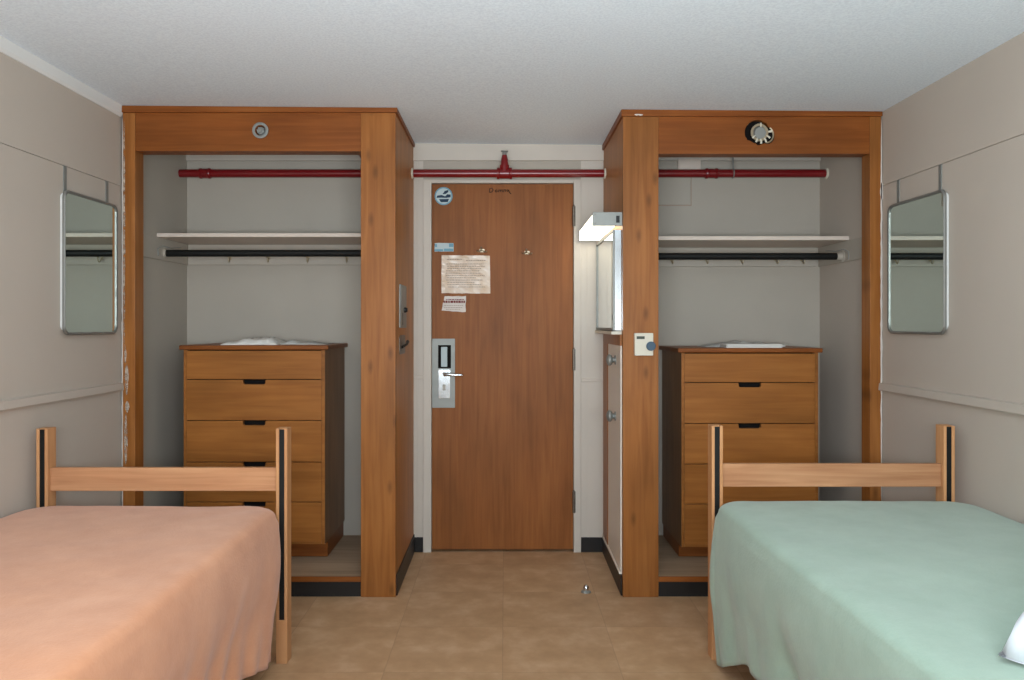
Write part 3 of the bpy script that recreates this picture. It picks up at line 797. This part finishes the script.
# thermostat -------------------------------------------------------------------------
s = 218.5
t = thing('thermostat', 'ivory thermostat with blue-grey dial on the right closet post', 'thermostat', (X(643, s), YF, Zp(344, s)))
bm = NB(); prism(bm, rrect(X(634, s), X(652.6, s), Zp(355.5, s), Zp(333, s), 0.004), 'y', YF-0.024, YF); obj('housing', bm, M['plastic'], t, bevel=0.002)
bm = NB(); box(bm, X(636, s), X(644, s), YF-0.0252, YF-0.0238, Zp(339, s), Zp(336.2, s)); obj('display', bm, M['lcd'], t)
bm = NB(); c = (X(650, s), Zp(346, s)); lathe(bm, (c[0], YF-0.024, c[1]), (c[0], YF-0.037, c[1]), [(0, 0.021), (0.8, 0.021), (1, 0.018)], 28); obj('dial', bm, M['bluegrey'], t, smooth=True)

# red sprinkler pipework ----------------------------------------------------------------
yp, zp_, rp = s_y(186), 2.063, 0.0215
t = thing('sprinkler_pipe', 'long red sprinkler pipe running across both closets and over the door', 'pipe', (0, yp, zp_))
bm = NB(); cyl(bm, (XL+0.001, yp, zp_), (XR-0.001, yp, zp_), rp, 28); obj('pipe', bm, M['red'], t, smooth=True)
def collar(px0, px1, r=rp+0.0055, nm='coupling'):
    bm = NB(); a, b_ = X(px0, 186), X(px1, 186)
    lathe(bm, (a, yp, zp_), (b_, yp, zp_), [(0, r-0.002), (0.06, r+0.001), (0.2, r+0.001), (0.24, r-0.002), (0.76, r-0.002), (0.8, r+0.001), (0.94, r+0.001), (1, r-0.002)], 28)
    return obj(nm, bm, M['red'], t, smooth=True)
collar(199.5, 211); collar(705, 718); 
# tee over the door, with riser towards the ceiling
bm = NB(); a, b_ = X(497, 186), X(512, 186); xc = (a+b_)/2-0.0
lathe(bm, (a, yp, zp_), (b_, yp, zp_), [(0, 0.031), (0.12, 0.032), (0.18, 0.0275), (0.82, 0.0275), (0.88, 0.032), (1, 0.031)], 28)
lathe(bm, (xc, yp, zp_), (xc, yp, zp_+0.098), [(0, 0.026), (0.45, 0.026), (0.46, 0.021), (0.75, 0.019), (1, 0.013)], 22)
tee = obj('tee_fitting', bm, M['red'], t, smooth=True)
bm = NB(); z = zp_+0.098
lathe(bm, (xc, yp, z), (xc, yp, z+0.02), [(0, 0.012), (0.6, 0.011), (0.62, 0.006), (1, 0.006)], 16)
lathe(bm, (xc, yp, z+0.018), (xc, yp, z+0.023), [(0, 0.018), (1, 0.019)], 20)
box(bm, xc-0.012, xc-0.009, yp-0.002, yp+0.002, z+0.005, z+0.02); box(bm, xc+0.009, xc+0.012, yp-0.002, yp+0.002, z+0.005, z+0.02)
obj('sprinkler_head', bm, M['steel'], tee, smooth=True)
# pale rings where the pipe meets wood and wall
for xx, dr in ((PX, 1), (QX, -1), (XL, 1), (XR, -1)):
    bm = NB(); lathe(bm, (xx+dr*0.0005, yp, zp_), (xx+dr*0.010, yp, zp_), [(0, 0.029), (0.5, 0.029), (1, 0.023)], 24)
    obj('pipe_collar', bm, M['plastic'], t, smooth=True)
# branch pipes to the header sprinklers
def branch(x, zt_, xt):
    bm = NB()
    tube(bm, [(x, yp, zp_+0.0), (x, yp, zp_+0.055), (x, yp-0.03, zp_+0.075), (x+(xt-x)*0.1, yp-0.10, zp_+0.08), (xt, YF+0.16, zt_), (xt, YF+0.062, zt_)], 0.017, 14)
    lathe(bm, (x, yp, zp_), (x, yp, zp_+0.045), [(0, 0.026), (1, 0.024)], 18)
    obj('branch_pipe', bm, M['red'], t, smooth=True)
branch(X(365, 186), lz-0.03, X(350, 213))
branch(X(654, 186), rz-0.03, X(664, 213))
# strap hangers
def hanger(px):
    bm = NB(); x = X(px, 186); r = rp+0.003
    pts = [(x, yp+0.004, 2.235)]+[(x, yp+r*math.sin(a), zp_+r*math.cos(a)) for a in [0.25+k*(2*PI-0.5)/16 for k in range(17)]]+[(x, yp-0.004, 2.235)]
    tube(bm, pts, 0.0032, 6); obj('hanger', bm, M['steel'], t, smooth=True)
hanger(733); 
# access panel high on the right closet's back wall
t = thing('access_panel', 'pale wall access panel behind the red pipe at the back of the right closet', 'panel', (0.9, YD, 2.0))
bm = NB(); box(bm, 0.712, X(690.5, SD), YD-0.006, YD, Zp(205, SD), 2.125); obj('panel', bm, M['closet_wall'], t, bevel=0.002)
bm = NB(); x1 = X(690.5, SD); z0 = Zp(205, SD)
box(bm, x1, x1+0.006, YD-0.0015, YD, z0-0.006, 2.125); box(bm, 0.712, x1, YD-0.0015, YD, z0-0.006, z0); obj('panel_gap', bm, M['ink'], t)
bm = NB(); box(bm, X(681, 186), X(704, 186), YD-0.03, YD-0.0162, 2.09, 2.155)
tag(obj('junction_cover', bm, M['shelf'], None, origin=(X(692, 186), YD, 2.12), bevel=0.002), 'small beige cover plate above the red pipe in the right closet', 'cover plate')

# ------------------------------------------------------------------ dressers
def dresser(x0, x1, zt, lines_, label):
    w = x1-x0; yf = s_y(204.5); yb = YD-0.012; zb = ZPL
    t = thing('dresser', label, 'dresser', ((x0+x1)/2, (yf+yb)/2, zb))
    z0 = Zp(lines_[-1]+2, 204.5); zs = zt-0.026
    bm = NB()
    box(bm, x0, x0+0.018, yf+0.002, yb, z0-0.001, zs); box(bm, x1-0.018, x1, yf+0.002, yb, z0-0.001, zs)
    box(bm, x0+0.018, x1-0.018, yb-0.008, yb, z0, zs)
    obj('case', bm, M['case'], t, bevel=0.001)
    bm = NB(); box(bm, x0+0.001, x0+0.0155, yf-0.001, yf+0.0015, z0, zs); box(bm, x1-0.0155, x1-0.001, yf-0.001, yf+0.0015, z0, zs)
    box(bm, x0+0.018, x1-0.018, yf+0.002, yb-0.01, z0, z0+0.014)
    obj('face_edge', bm, M['drawer'], t)
    bm = NB(); box(bm, x0+0.016, x1-0.016, yf+0.030, yf+0.036, z0+0.015, zs-0.001); obj('notch_shade', bm, M['dark'], t)  # black sheet behind the drawer notches, stands in for the shade inside
    bm = NB(); box(bm, x0-0.018, x1+0.018, yf-0.012, yb, zt-0.026, zt-0.004); obj('top', bm, M['wood_x'], t, bevel=0.004)
    bm = NB(); box(bm, x0+0.004, x1-0.004, yf+0.075, yb-0.01, zb+0.002, z0-0.0015); obj('plinth', bm, M['wood_x'], t, bevel=0.002)
    zz = [0]+[Zp(p, 204.5) for p in lines_]
    zz[0] = zs-0.003
    cxm = (x0+x1)/2
    for i in range(5):
        a, b_ = zz[i+1]+0.0018, zz[i]-0.0018
        bm = NB(); xa, xb = x0+0.0165, x1-0.0165
        if i == 0: poly = [(xa, a), (xb, a), (xb, b_), (xa, b_)]
        else:
            h, g = 0.022, 0.054
            poly = [(xa, a), (xb, a), (xb, b_), (cxm+g+0.002, b_), (cxm+g, b_-h+0.005), (cxm+g-0.006, b_-h), (cxm-g+0.006, b_-h), (cxm-g, b_-h+0.005), (cxm-g-0.002, b_), (xa, b_)]
        prism(bm, poly, 'y', yf-0.002, yf+0.017)
        obj('drawer', bm, M['drawer'], t, bevel=0.0012)
    return t
dresser(-1.572, -0.880, 1.153, (379.5, 420.5, 462, 502, 542), 'five-drawer wooden dresser in the left closet, holding the white towel')
dresser(0.862, 1.532, 1.139, (382.5, 423.5, 464, 504, 545), 'five-drawer wooden dresser in the right closet, holding the folded white papers')

# cloth / papers on the dressers
def crumple(name, x0, x1, y0, y1, z, h, mat, label, cat, seed, nx=36, ny=16, hshape=None):
    bm = NB(); g = []
    for j in range(ny+1):
        row = []
        for i in range(nx+1):
            u, v = i/nx, j/ny
            ex = 0.012*noise.noise((v*4, seed, 1)); ey = 0.02*noise.noise((u*5, seed, 2))
            x = x0+(x1-x0)*u+ex; y = y0+(y1-y0)*v+ey
            edge = min(1, 6*min(u, 1-u, v, 1-v)+0.15)
            k = hshape(u, v) if hshape else 1
            zz = z+0.002+h*k*edge*(0.62+0.5*noise.noise((u*5, v*3, seed))+0.16*noise.noise((u*14, v*8, seed)))
            row.append(bm.verts.new((x, y, max(z+0.0012, zz))))
        g.append(row)
    for j in range(ny):
        for i in range(nx): bm.faces.new((g[j][i], g[j][i+1], g[j+1][i+1], g[j+1][i]))
    r = bmesh.ops.extrude_face_region(bm, geom=bm.faces[:])
    for v in [e for e in r['geom'] if isinstance(e, bmesh.types.BMVert)]: v.co.z = z+0.0004
    o = obj(name, bm, mat, None, origin=((x0+x1)/2, (y0+y1)/2, z), smooth='all')
    return tag(o, label, cat)
ztop = 1.149
yf = s_y(204.5)
crumple('towel', X(223, 201), X(279, 201), yf+0.03, yf+0.24, ztop, 0.046, M['linen'], 'crumpled white towel lying on the left dresser', 'towel', 3, hshape=lambda u, v: 0.35+0.65*min(1, u*1.6))
crumple('grey_cloth', X(285, 194), X(330, 194), yf+0.10, yf+0.26, ztop, 0.030, M['greycloth'], 'flat grey cloth beside the white towel on the left dresser', 'cloth', 9, hshape=lambda u, v: 1-0.8*u)
ztop = 1.135
def stack(name, x0, x1, y0, y1, z, n, mat, label, seed, rot):
    random.seed(seed)
    bm = NB(); cx, cy = (x0+x1)/2, (y0+y1)/2
    for k in range(n):
        a = rot+random.uniform(-0.05, 0.05); w, d = (x1-x0)/2*random.uniform(0.94, 1), (y1-y0)/2*random.uniform(0.9, 1)
        dx_, dy_ = random.uniform(-.006, .006), random.uniform(-.006, .006)
        za = z+0.0004+k*0.0062
        pts = []
        for q, r_ in rrect(-w, w, -d, d, 0.012, 3):
            pts.append((cx+dx_+q*math.cos(a)-r_*math.sin(a), cy+dy_+q*math.sin(a)+r_*math.cos(a)))
        prism(bm, pts, 'z', za, za+0.0057)
        for v in bm.verts:
            pass
    for v in bm.verts: v.co.z += 0.0035*max(0, noise.noise((v.co.x*9, v.co.y*9, seed)))*(v.co.z-z)/0.02
    return tag(obj(name, bm, mat, None, origin=(cx, cy, z), bevel=0.0012), label, 'paper')
stack('folded_paper', X(724, 201), X(783, 201), yf+0.03, yf+0.17, ztop, 3, M['linen'], 'folded white papers at the front edge of the right dresser', 4, 0.0)
crumple('folded_cloth', X(702, 192), X(768, 192), yf+0.19, yf+0.34, ztop, 0.030, M['greycloth'], 'pale grey folded cloth behind the white papers on the right dresser', 'cloth', 12, hshape=lambda u, v: 0.3+0.7*min(1, u*2.5))

# ------------------------------------------------------------------ wall mirrors
def wall_mirror(x, sg, y0, y1, z0, z1, straps, label):
    """sg: direction into the room"""
    t = thing('wall_mirror', label, 'mirror', (x, (y0+y1)/2, z0))
    bm = NB(); prism(bm, rrect(y0+0.010, y1-0.006, z0+0.02, z1-0.012, 0.02), 'x', x+sg*0.001, x+sg*0.014); obj('backing', bm, M['white'], t)
    bm = NB()
    o = rrect(y0, y1, z0, z1, 0.035, 8); i = rrect(y0+0.011, y1-0.011, z0+0.011, z1-0.011, 0.027, 8)
    n = len(o)
    rings = []
    for pts, xx in ((o, 0.0145), (o, 0.021), ([((a[0]*2+b_[0])/3, (a[1]*2+b_[1])/3) for a, b_ in zip(o, i)], 0.025), (i, 0.022), (i, 0.0165)):
        rings.append([bm.verts.new((x+sg*xx, p[0], p[1])) for p in pts])
    for a, b_ in zip(rings, rings[1:]+[rings[0]]):
        for k in range(n): bm.faces.new((a[k], a[(k+1)%n], b_[(k+1)%n], b_[k]))
    obj('mirror_frame', bm, M['frame_steel'], t, smooth=True)
    bm = NB(); prism(bm, rrect(y0+0.009, y1-0.009, z0+0.009, z1-0.009, 0.027), 'x', x+sg*0.0150, x+sg*0.0178); obj('mirror_glass', bm, M['mirror'], t)
    for s in straps:
        y = s_y(s); bm = NB()
        box(bm, *sorted((x+sg*0.0002, x+sg*0.003)), y-0.011, y+0.011, z1-0.03, 1.883)
        box(bm, *sorted((x-sg*0.005, x+sg*0.003)), y-0.011, y+0.011, 1.883, 1.8862)
        obj('hanging_strap', bm, M['steel'], t, bevel=0.0006)
wall_mirror(XL, 1, 3.125, 3.558, 1.207, 1.787, (249.4, 225.6), 'rounded steel-framed mirror hanging on the left wall')
wall_mirror(XR, -1, 3.070, 3.530, 1.210, 1.780, (227.4, 251.7), 'rounded steel-framed mirror hanging on the right wall')

# ------------------------------------------------------------------ beds
def bed(x0, x1, zpost, zrail, s, label):
    """x0,x1 outer faces of the head posts"""
    yh = s_y(s); pw, pd = 0.042, 0.056
    yfoot = 0.92
    t = thing('bed', label, 'bed', ((x0+x1)/2, (yh+yfoot)/2, 0))
    def post(x, y, h, sgn):
        bm = NB()
        # two uprights either side of a slotted channel
        poly = [(x, y), (x+0.0115, y), (x+0.0115, y+0.012), (x+pw-0.0115, y+0.012), (x+pw-0.0115, y), (x+pw, y), (x+pw, y+pd), (x, y+pd)]
        if sgn < 0: poly = [(a, 2*y+pd-b_) for a, b_ in poly]
        zsl = 0.16
        prism(bm, poly, 'z', zsl, h); box(bm, x, x+pw, y, y+pd, 0.0, zsl)
        p = obj('post', bm, M['bed_z'], t, bevel=0.0015)
        bm = NB()
        yc0, yc1 = (y+0.003, y+0.0118) if sgn > 0 else (y+pd-0.0118, y+pd-0.003)
        box(bm, x+0.0117, x+pw-0.0117, yc0, yc1, zsl+0.001, h-0.004)
        z = h-0.05
        obj('slotted_channel', bm, M['rodblack'], p)
    post(x0, yh, zpost, 1); post(x1-pw, yh, zpost, 1)
    post(x0, yfoot-pd, 0.62, -1); post(x1-pw, yfoot-pd, 0.62, -1)
    bm = NB(); box(bm, x0+pw+0.0004, x1-pw-0.0004, yh+0.016, yh+0.038, zrail-0.086, zrail); obj('headboard_rail', bm, M['bed_x'], t, bevel=0.002)
    bm = NB(); box(bm, x0+pw+0.0004, x1-pw-0.0004, yh+0.016, yh+0.038, 0.26, 0.38); obj('headboard_rail', bm, M['bed_x'], t, bevel=0.002)
    bm = NB(); box(bm, x0+pw+0.0004, x1-pw-0.0004, yfoot-0.038, yfoot-0.016, 0.28, 0.42); obj('footboard_rail', bm, M['bed_x'], t, bevel=0.002)
    for xa in (x0+0.045, x1-0.07):
        bm = NB(); box(bm, xa, xa+0.025, yfoot+0.0004, yh-0.0004, 0.30, 0.40); obj('side_rail', bm, M['darksteel'], t, bevel=0.002)
    bm = NB(); box(bm, x0+0.046+0.025, x1-0.071, yfoot+0.01, yh-0.01, 0.36, 0.39); obj('bed_base', bm, M['darksteel'], t)
    return t, yh, yfoot
def smooth01(t): t = max(0, min(1, t)); return t*t*(3-2*t)

def blanket(x0, x1, y0, y1, ztop, side, mat, label, hemf, taper, seed, flare):
    """cloth over a mattress: x0 wall side, x1 room side (either sign), y0 foot, y1 head. 'side'=+1 if the room side is at larger x"""
    # mirror so that room side is always +x, mirrored back at the end
    mx = side
    a0, a1 = sorted((x0*mx, x1*mx))
    rc = 0.105
    # outline (rounded rect) counter-clockwise starting on the wall side foot corner
    per = []
    def seg(p, q, n, nrm):
        for k in range(n): per.append((p[0]+(q[0]-p[0])*k/n, p[1]+(q[1]-p[1])*k/n, nrm[0], nrm[1]))
    def arc(cx, cy, aa, ab, n=14):
        for k in range(n):
            a = aa+(ab-aa)*k/n; per.append((cx+rc*math.cos(a), cy+rc*math.sin(a), math.cos(a), math.sin(a)))
    seg((a1, y0+rc), (a1, y1-rc), 170, (1, 0)); arc(a1-rc, y1-rc, 0, PI/2, 22)
    seg((a1-rc, y1), (a0+rc, y1), 60, (0, 1)); arc(a0+rc, y1-rc, PI/2, PI, 8)
    seg((a0, y1-rc), (a0, y0+rc), 60, (-1, 0)); arc(a0+rc, y0+rc, PI, 1.5*PI, 8)
    seg((a0+rc, y0), (a1-rc, y0), 40, (0, -1)); arc(a1-rc, y0+rc, 1.5*PI, 2*PI, 10)
    n = len(per); R = 0.032
    def tap(x, y):
        # the cloth edge drifts towards the wall away from the headboard
        k = max(0, (y1-y)/(y1-y0)); u = (x-a0)/(a1-a0)
        return x-taper*k*smooth01(u)
    def topz(x, y):
        return ztop+0.006*noise.noise((x*2.2, y*2.2, seed))+0.0022*noise.noise((x*9, y*9, seed+3))
    bm = NB()
    rings = []
    insets = [0.36, 0.30, 0.24, 0.18, 0.13, 0.09, 0.06, R]
    for d in insets:
        rings.append([(p[0]-p[2]*0-0, p[1], p[2], p[3], 'in', d) for p in per])
    out = []
    cxm = (a0+a1)/2
    def pos_in(p, d):
        # shrink the rounded rectangle towards its middle line
        x, y = p[0], p[1]
        hx = (a1-a0)/2; f = 1-d/hx
        yc = (y0+y1)/2; fy = 1-d/((y1-y0)/2)
        return cxm+(x-cxm)*f, yc+(y-yc)*fy
    allr = []
    for d in insets:
        ring = []
        for p in per:
            x, y = pos_in(p, d); ring.append(bm.verts.new((mx*tap(x, y), y, topz(tap(x, y), y)-0.004*(1-min(1, d/0.1)))))
        allr.append(ring)
    for k in range(1, 6):               # rounded edge
        th = PI/2*k/5; ring = []
        for p in per:
            x, y = pos_in(p, R*(1-math.sin(th))); ring.append(bm.verts.new((mx*tap(x, y), y, topz(tap(x, y), y)-0.004-R*(1-math.cos(th)))))
        allr.append(ring)
    nd = 26
    arc_len = 0.0; prev = None; al = []
    for p in per:
        if prev: arc_len += math.hypot(p[0]-prev[0], p[1]-prev[1])
        prev = p; al.append(arc_len)
    for k in range(1, nd+1):
        t_ = k/nd; ring = []
        for idx, p in enumerate(per):
            room = smooth01((p[2]-0.05)/0.7)            # 1 on the room side
            head = smooth01((p[3]-0.3)/0.6)
            zh = hemf(p[0], p[1], p[2], p[3], (p[1]-y0)/(y1-y0))
            z0_ = topz(tap(p[0], p[1]), p[1])-0.004-R
            z = z0_+(zh-z0_)*t_
            s_ = al[idx]
            fold = (0.55*noise.noise((s_*4.2+t_*0.8, seed, t_*0.7))+0.55*noise.noise((s_*9+t_*1.1, seed+5, t_*0.9)))
            amp = room*0.050*smooth01(t_*1.15)*(0.35+0.65*t_)
            off = room*(0.004+0.012*math.sin(PI*min(1, t_*1.5))-0.006*t_)+amp*fold
            # wavy corner: cloth gathers near the head corner
            cor = smooth01(1-abs(math.atan2(p[3], p[2])-0.6)/0.8)*room
            off += cor*flare*t_+cor*0.016*math.sin(PI*min(1, t_*0.8+0.1))
            x, y = p[0]+p[2]*off, p[1]+p[3]*off*0.35
            y = min(y, y1+0.006)
            ring.append(bm.verts.new((mx*tap(x, y), y, z+room*0.006*noise.noise((s_*7, seed, 9))*t_)))
        allr.append(ring)
    for a, b_ in zip(allr, allr[1:]):
        for k in range(n): bm.faces.new((a[k], a[(k+1)%n], b_[(k+1)%n], b_[k]))
    # close the middle of the top
    c = allr[0]; f = bm.faces.new(c[::-1]); 
    bmesh.ops.triangulate(bm, faces=[f])
    o = obj('blanket', bm, M[mat], None, origin=((x0+x1)/2, (y0+y1)/2, ztop), smooth='all')
    # outward direction check then thickness inwards
    sm = o.modifiers.new('thickness', 'SOLIDIFY'); sm.thickness = 0.004; sm.offset = -1
    tag(o, label, 'blanket')
    return o

def mattress(t, x0, x1, y0, y1, z0, z1):
    bm = NB(); box(bm, x0, x1, y0, y1, z0, z1)
    bmesh.ops.bevel(bm, geom=bm.edges[:], offset=0.035, segments=4, profile=0.5, affect='EDGES')
    obj('mattress', bm, M['mattress'], t, smooth=True)

sL = 271.5
tl, yh, yfoot = bed(-1.727, -0.802, 0.866, 0.719, sL, 'wooden bed against the left wall, under the peach blanket')
mattress(tl, -1.69, -0.86, 0.96, yh-0.05, 0.392, 0.560)
def hemL(x, y, nx, ny, v):
    room = smooth01((nx-0.05)/0.7)
    return (0.40)*(1-room)+room*(0.055+0.10*smooth01((0.97-v)/0.25))
blanket(-1.742, -0.814, 0.95, yh-0.012, 0.596, 1, 'peach', 'peach orange blanket draped over the left bed', hemL, 0.0, 11, -0.035)
sR = 268.5
tr, yh2, yfoot2 = bed(0.770, 1.676, 0.872, 0.728, sR, 'wooden bed against the right wall, under the mint green blanket')
mattress(tr, 0.86, 1.66, 0.96, yh2-0.05, 0.392, 0.560)
def hemR(x, y, nx, ny, v):
    room = smooth01((nx-0.05)/0.7)
    return (0.40)*(1-room)+room*(0.015+0.15*smooth01((0.985-v)/0.22))
blanket(1.716, 0.764, 0.95, yh2-0.012, 0.604, -1, 'mint', 'mint green blanket draped over the right bed', hemR, 0.05, 23, 0.012)

# pillow near the camera on the right bed
def pillow(cx, cy, z, w, d, h, rot, label):
    bm = NB(); n = 22; top = []; bot = []
    for j in range(n+1):
        rt, rb = [], []
        for i in range(n+1):
            u, v = i/n*2-1, j/n*2-1
            cq = 1-0.05*(u*v)**4; px, py = u*cq*(1-0.06*(1-v*v)*abs(u)), v*cq*(1-0.08*(1-u*u)*abs(v))
            k = max(0, (1-u**4))**0.6*max(0, (1-v**4))**0.6
            hh = h*k*(0.9+0.12*noise.noise((u*2, v*2, 4)))
            x = px*w/2; y = py*d/2
            X_ = cx+x*math.cos(rot)-y*math.sin(rot); Y_ = cy+x*math.sin(rot)+y*math.cos(rot)
            lift = 0.004*(abs(u)*abs(v))**3
            rt.append(bm.verts.new((X_, Y_, z+0.012+hh*0.90+lift)))
            rb.append(bm.verts.new((X_, Y_, z+0.009-min(0.008, hh*0.3)+lift)))
        top.append(rt); bot.append(rb)
    for j in range(n):
        for i in range(n):
            bm.faces.new((top[j][i], top[j][i+1], top[j+1][i+1], top[j+1][i]))
            bm.faces.new((bot[j][i], bot[j+1][i], bot[j+1][i+1], bot[j][i+1]))
    bmesh.ops.remove_doubles(bm, verts=bm.verts[:], dist=0.0011)
    bmesh.ops.holes_fill(bm, edges=[e for e in bm.edges if len(e.link_faces) == 1])
    return tag(obj('pillow', bm, M['pillow'], None, origin=(cx, cy, z), smooth='all'), label, 'pillow')
pillow(1.285, 1.535, 0.606, 0.60, 0.42, 0.19, 0.7, 'white pillow corner on the mint green blanket at the lower right')

# ------------------------------------------------------------------ door stop on the floor
dx_, dy_ = X(586, 214), s_y(214)
t = thing('door_stop', 'small domed metal door stop on the floor in front of the door', 'door stop', (dx_, dy_, 0))
bm = NB(); lathe(bm, (dx_, dy_, 0), (dx_, dy_, 0.010), [(0, 0.024), (0.4, 0.023), (1, 0.014)], 24); obj('base', bm, M['steel'], t, smooth=True)
bm = NB(); lathe(bm, (dx_, dy_, 0.010), (dx_, dy_, 0.034), [(0, 0.013), (0.4, 0.013), (0.8, 0.010), (1, 0.004)], 18); obj('rubber_bumper', bm, M['chrome'], t, smooth=True)

# ------------------------------------------------------------------ behind the camera: blind
t = thing('window_blind', 'white slatted blind in the window behind the camera', 'blind', (0, YN, WZ1))
bm = NB(); z = WZ1-0.06
while z > WZ0+0.06:
    vs = box(bm, WX0+0.01, WX1-0.01, YN-0.02, YN+0.02, z, z+0.0015)
    for v in vs: v.co.z += (v.co.y-YN)*0.6
    z -= 0.055
obj('slats', bm, M['blindm'], t)
bm = NB(); box(bm, WX0+0.01, WX1-0.01, YN-0.025, YN+0.025, WZ1-0.04, WZ1-0.002); obj('head_rail', bm, M['blindm'], t)

# repeats of a kind carry one group
for o in list(C.objects):
    if o.parent is None and 'category' in o:
        g = {'closet': 'built-in closets either side of the door', 'dresser': 'dressers inside the closets', 'bed': 'beds along the side walls',
             'blanket': 'blankets on the beds', 'mirror': 'mirrors hanging on the side walls', 'sprinkler': 'sprinkler fittings in the closet headers'}.get(o['category'])
        if g: o['group'] = g
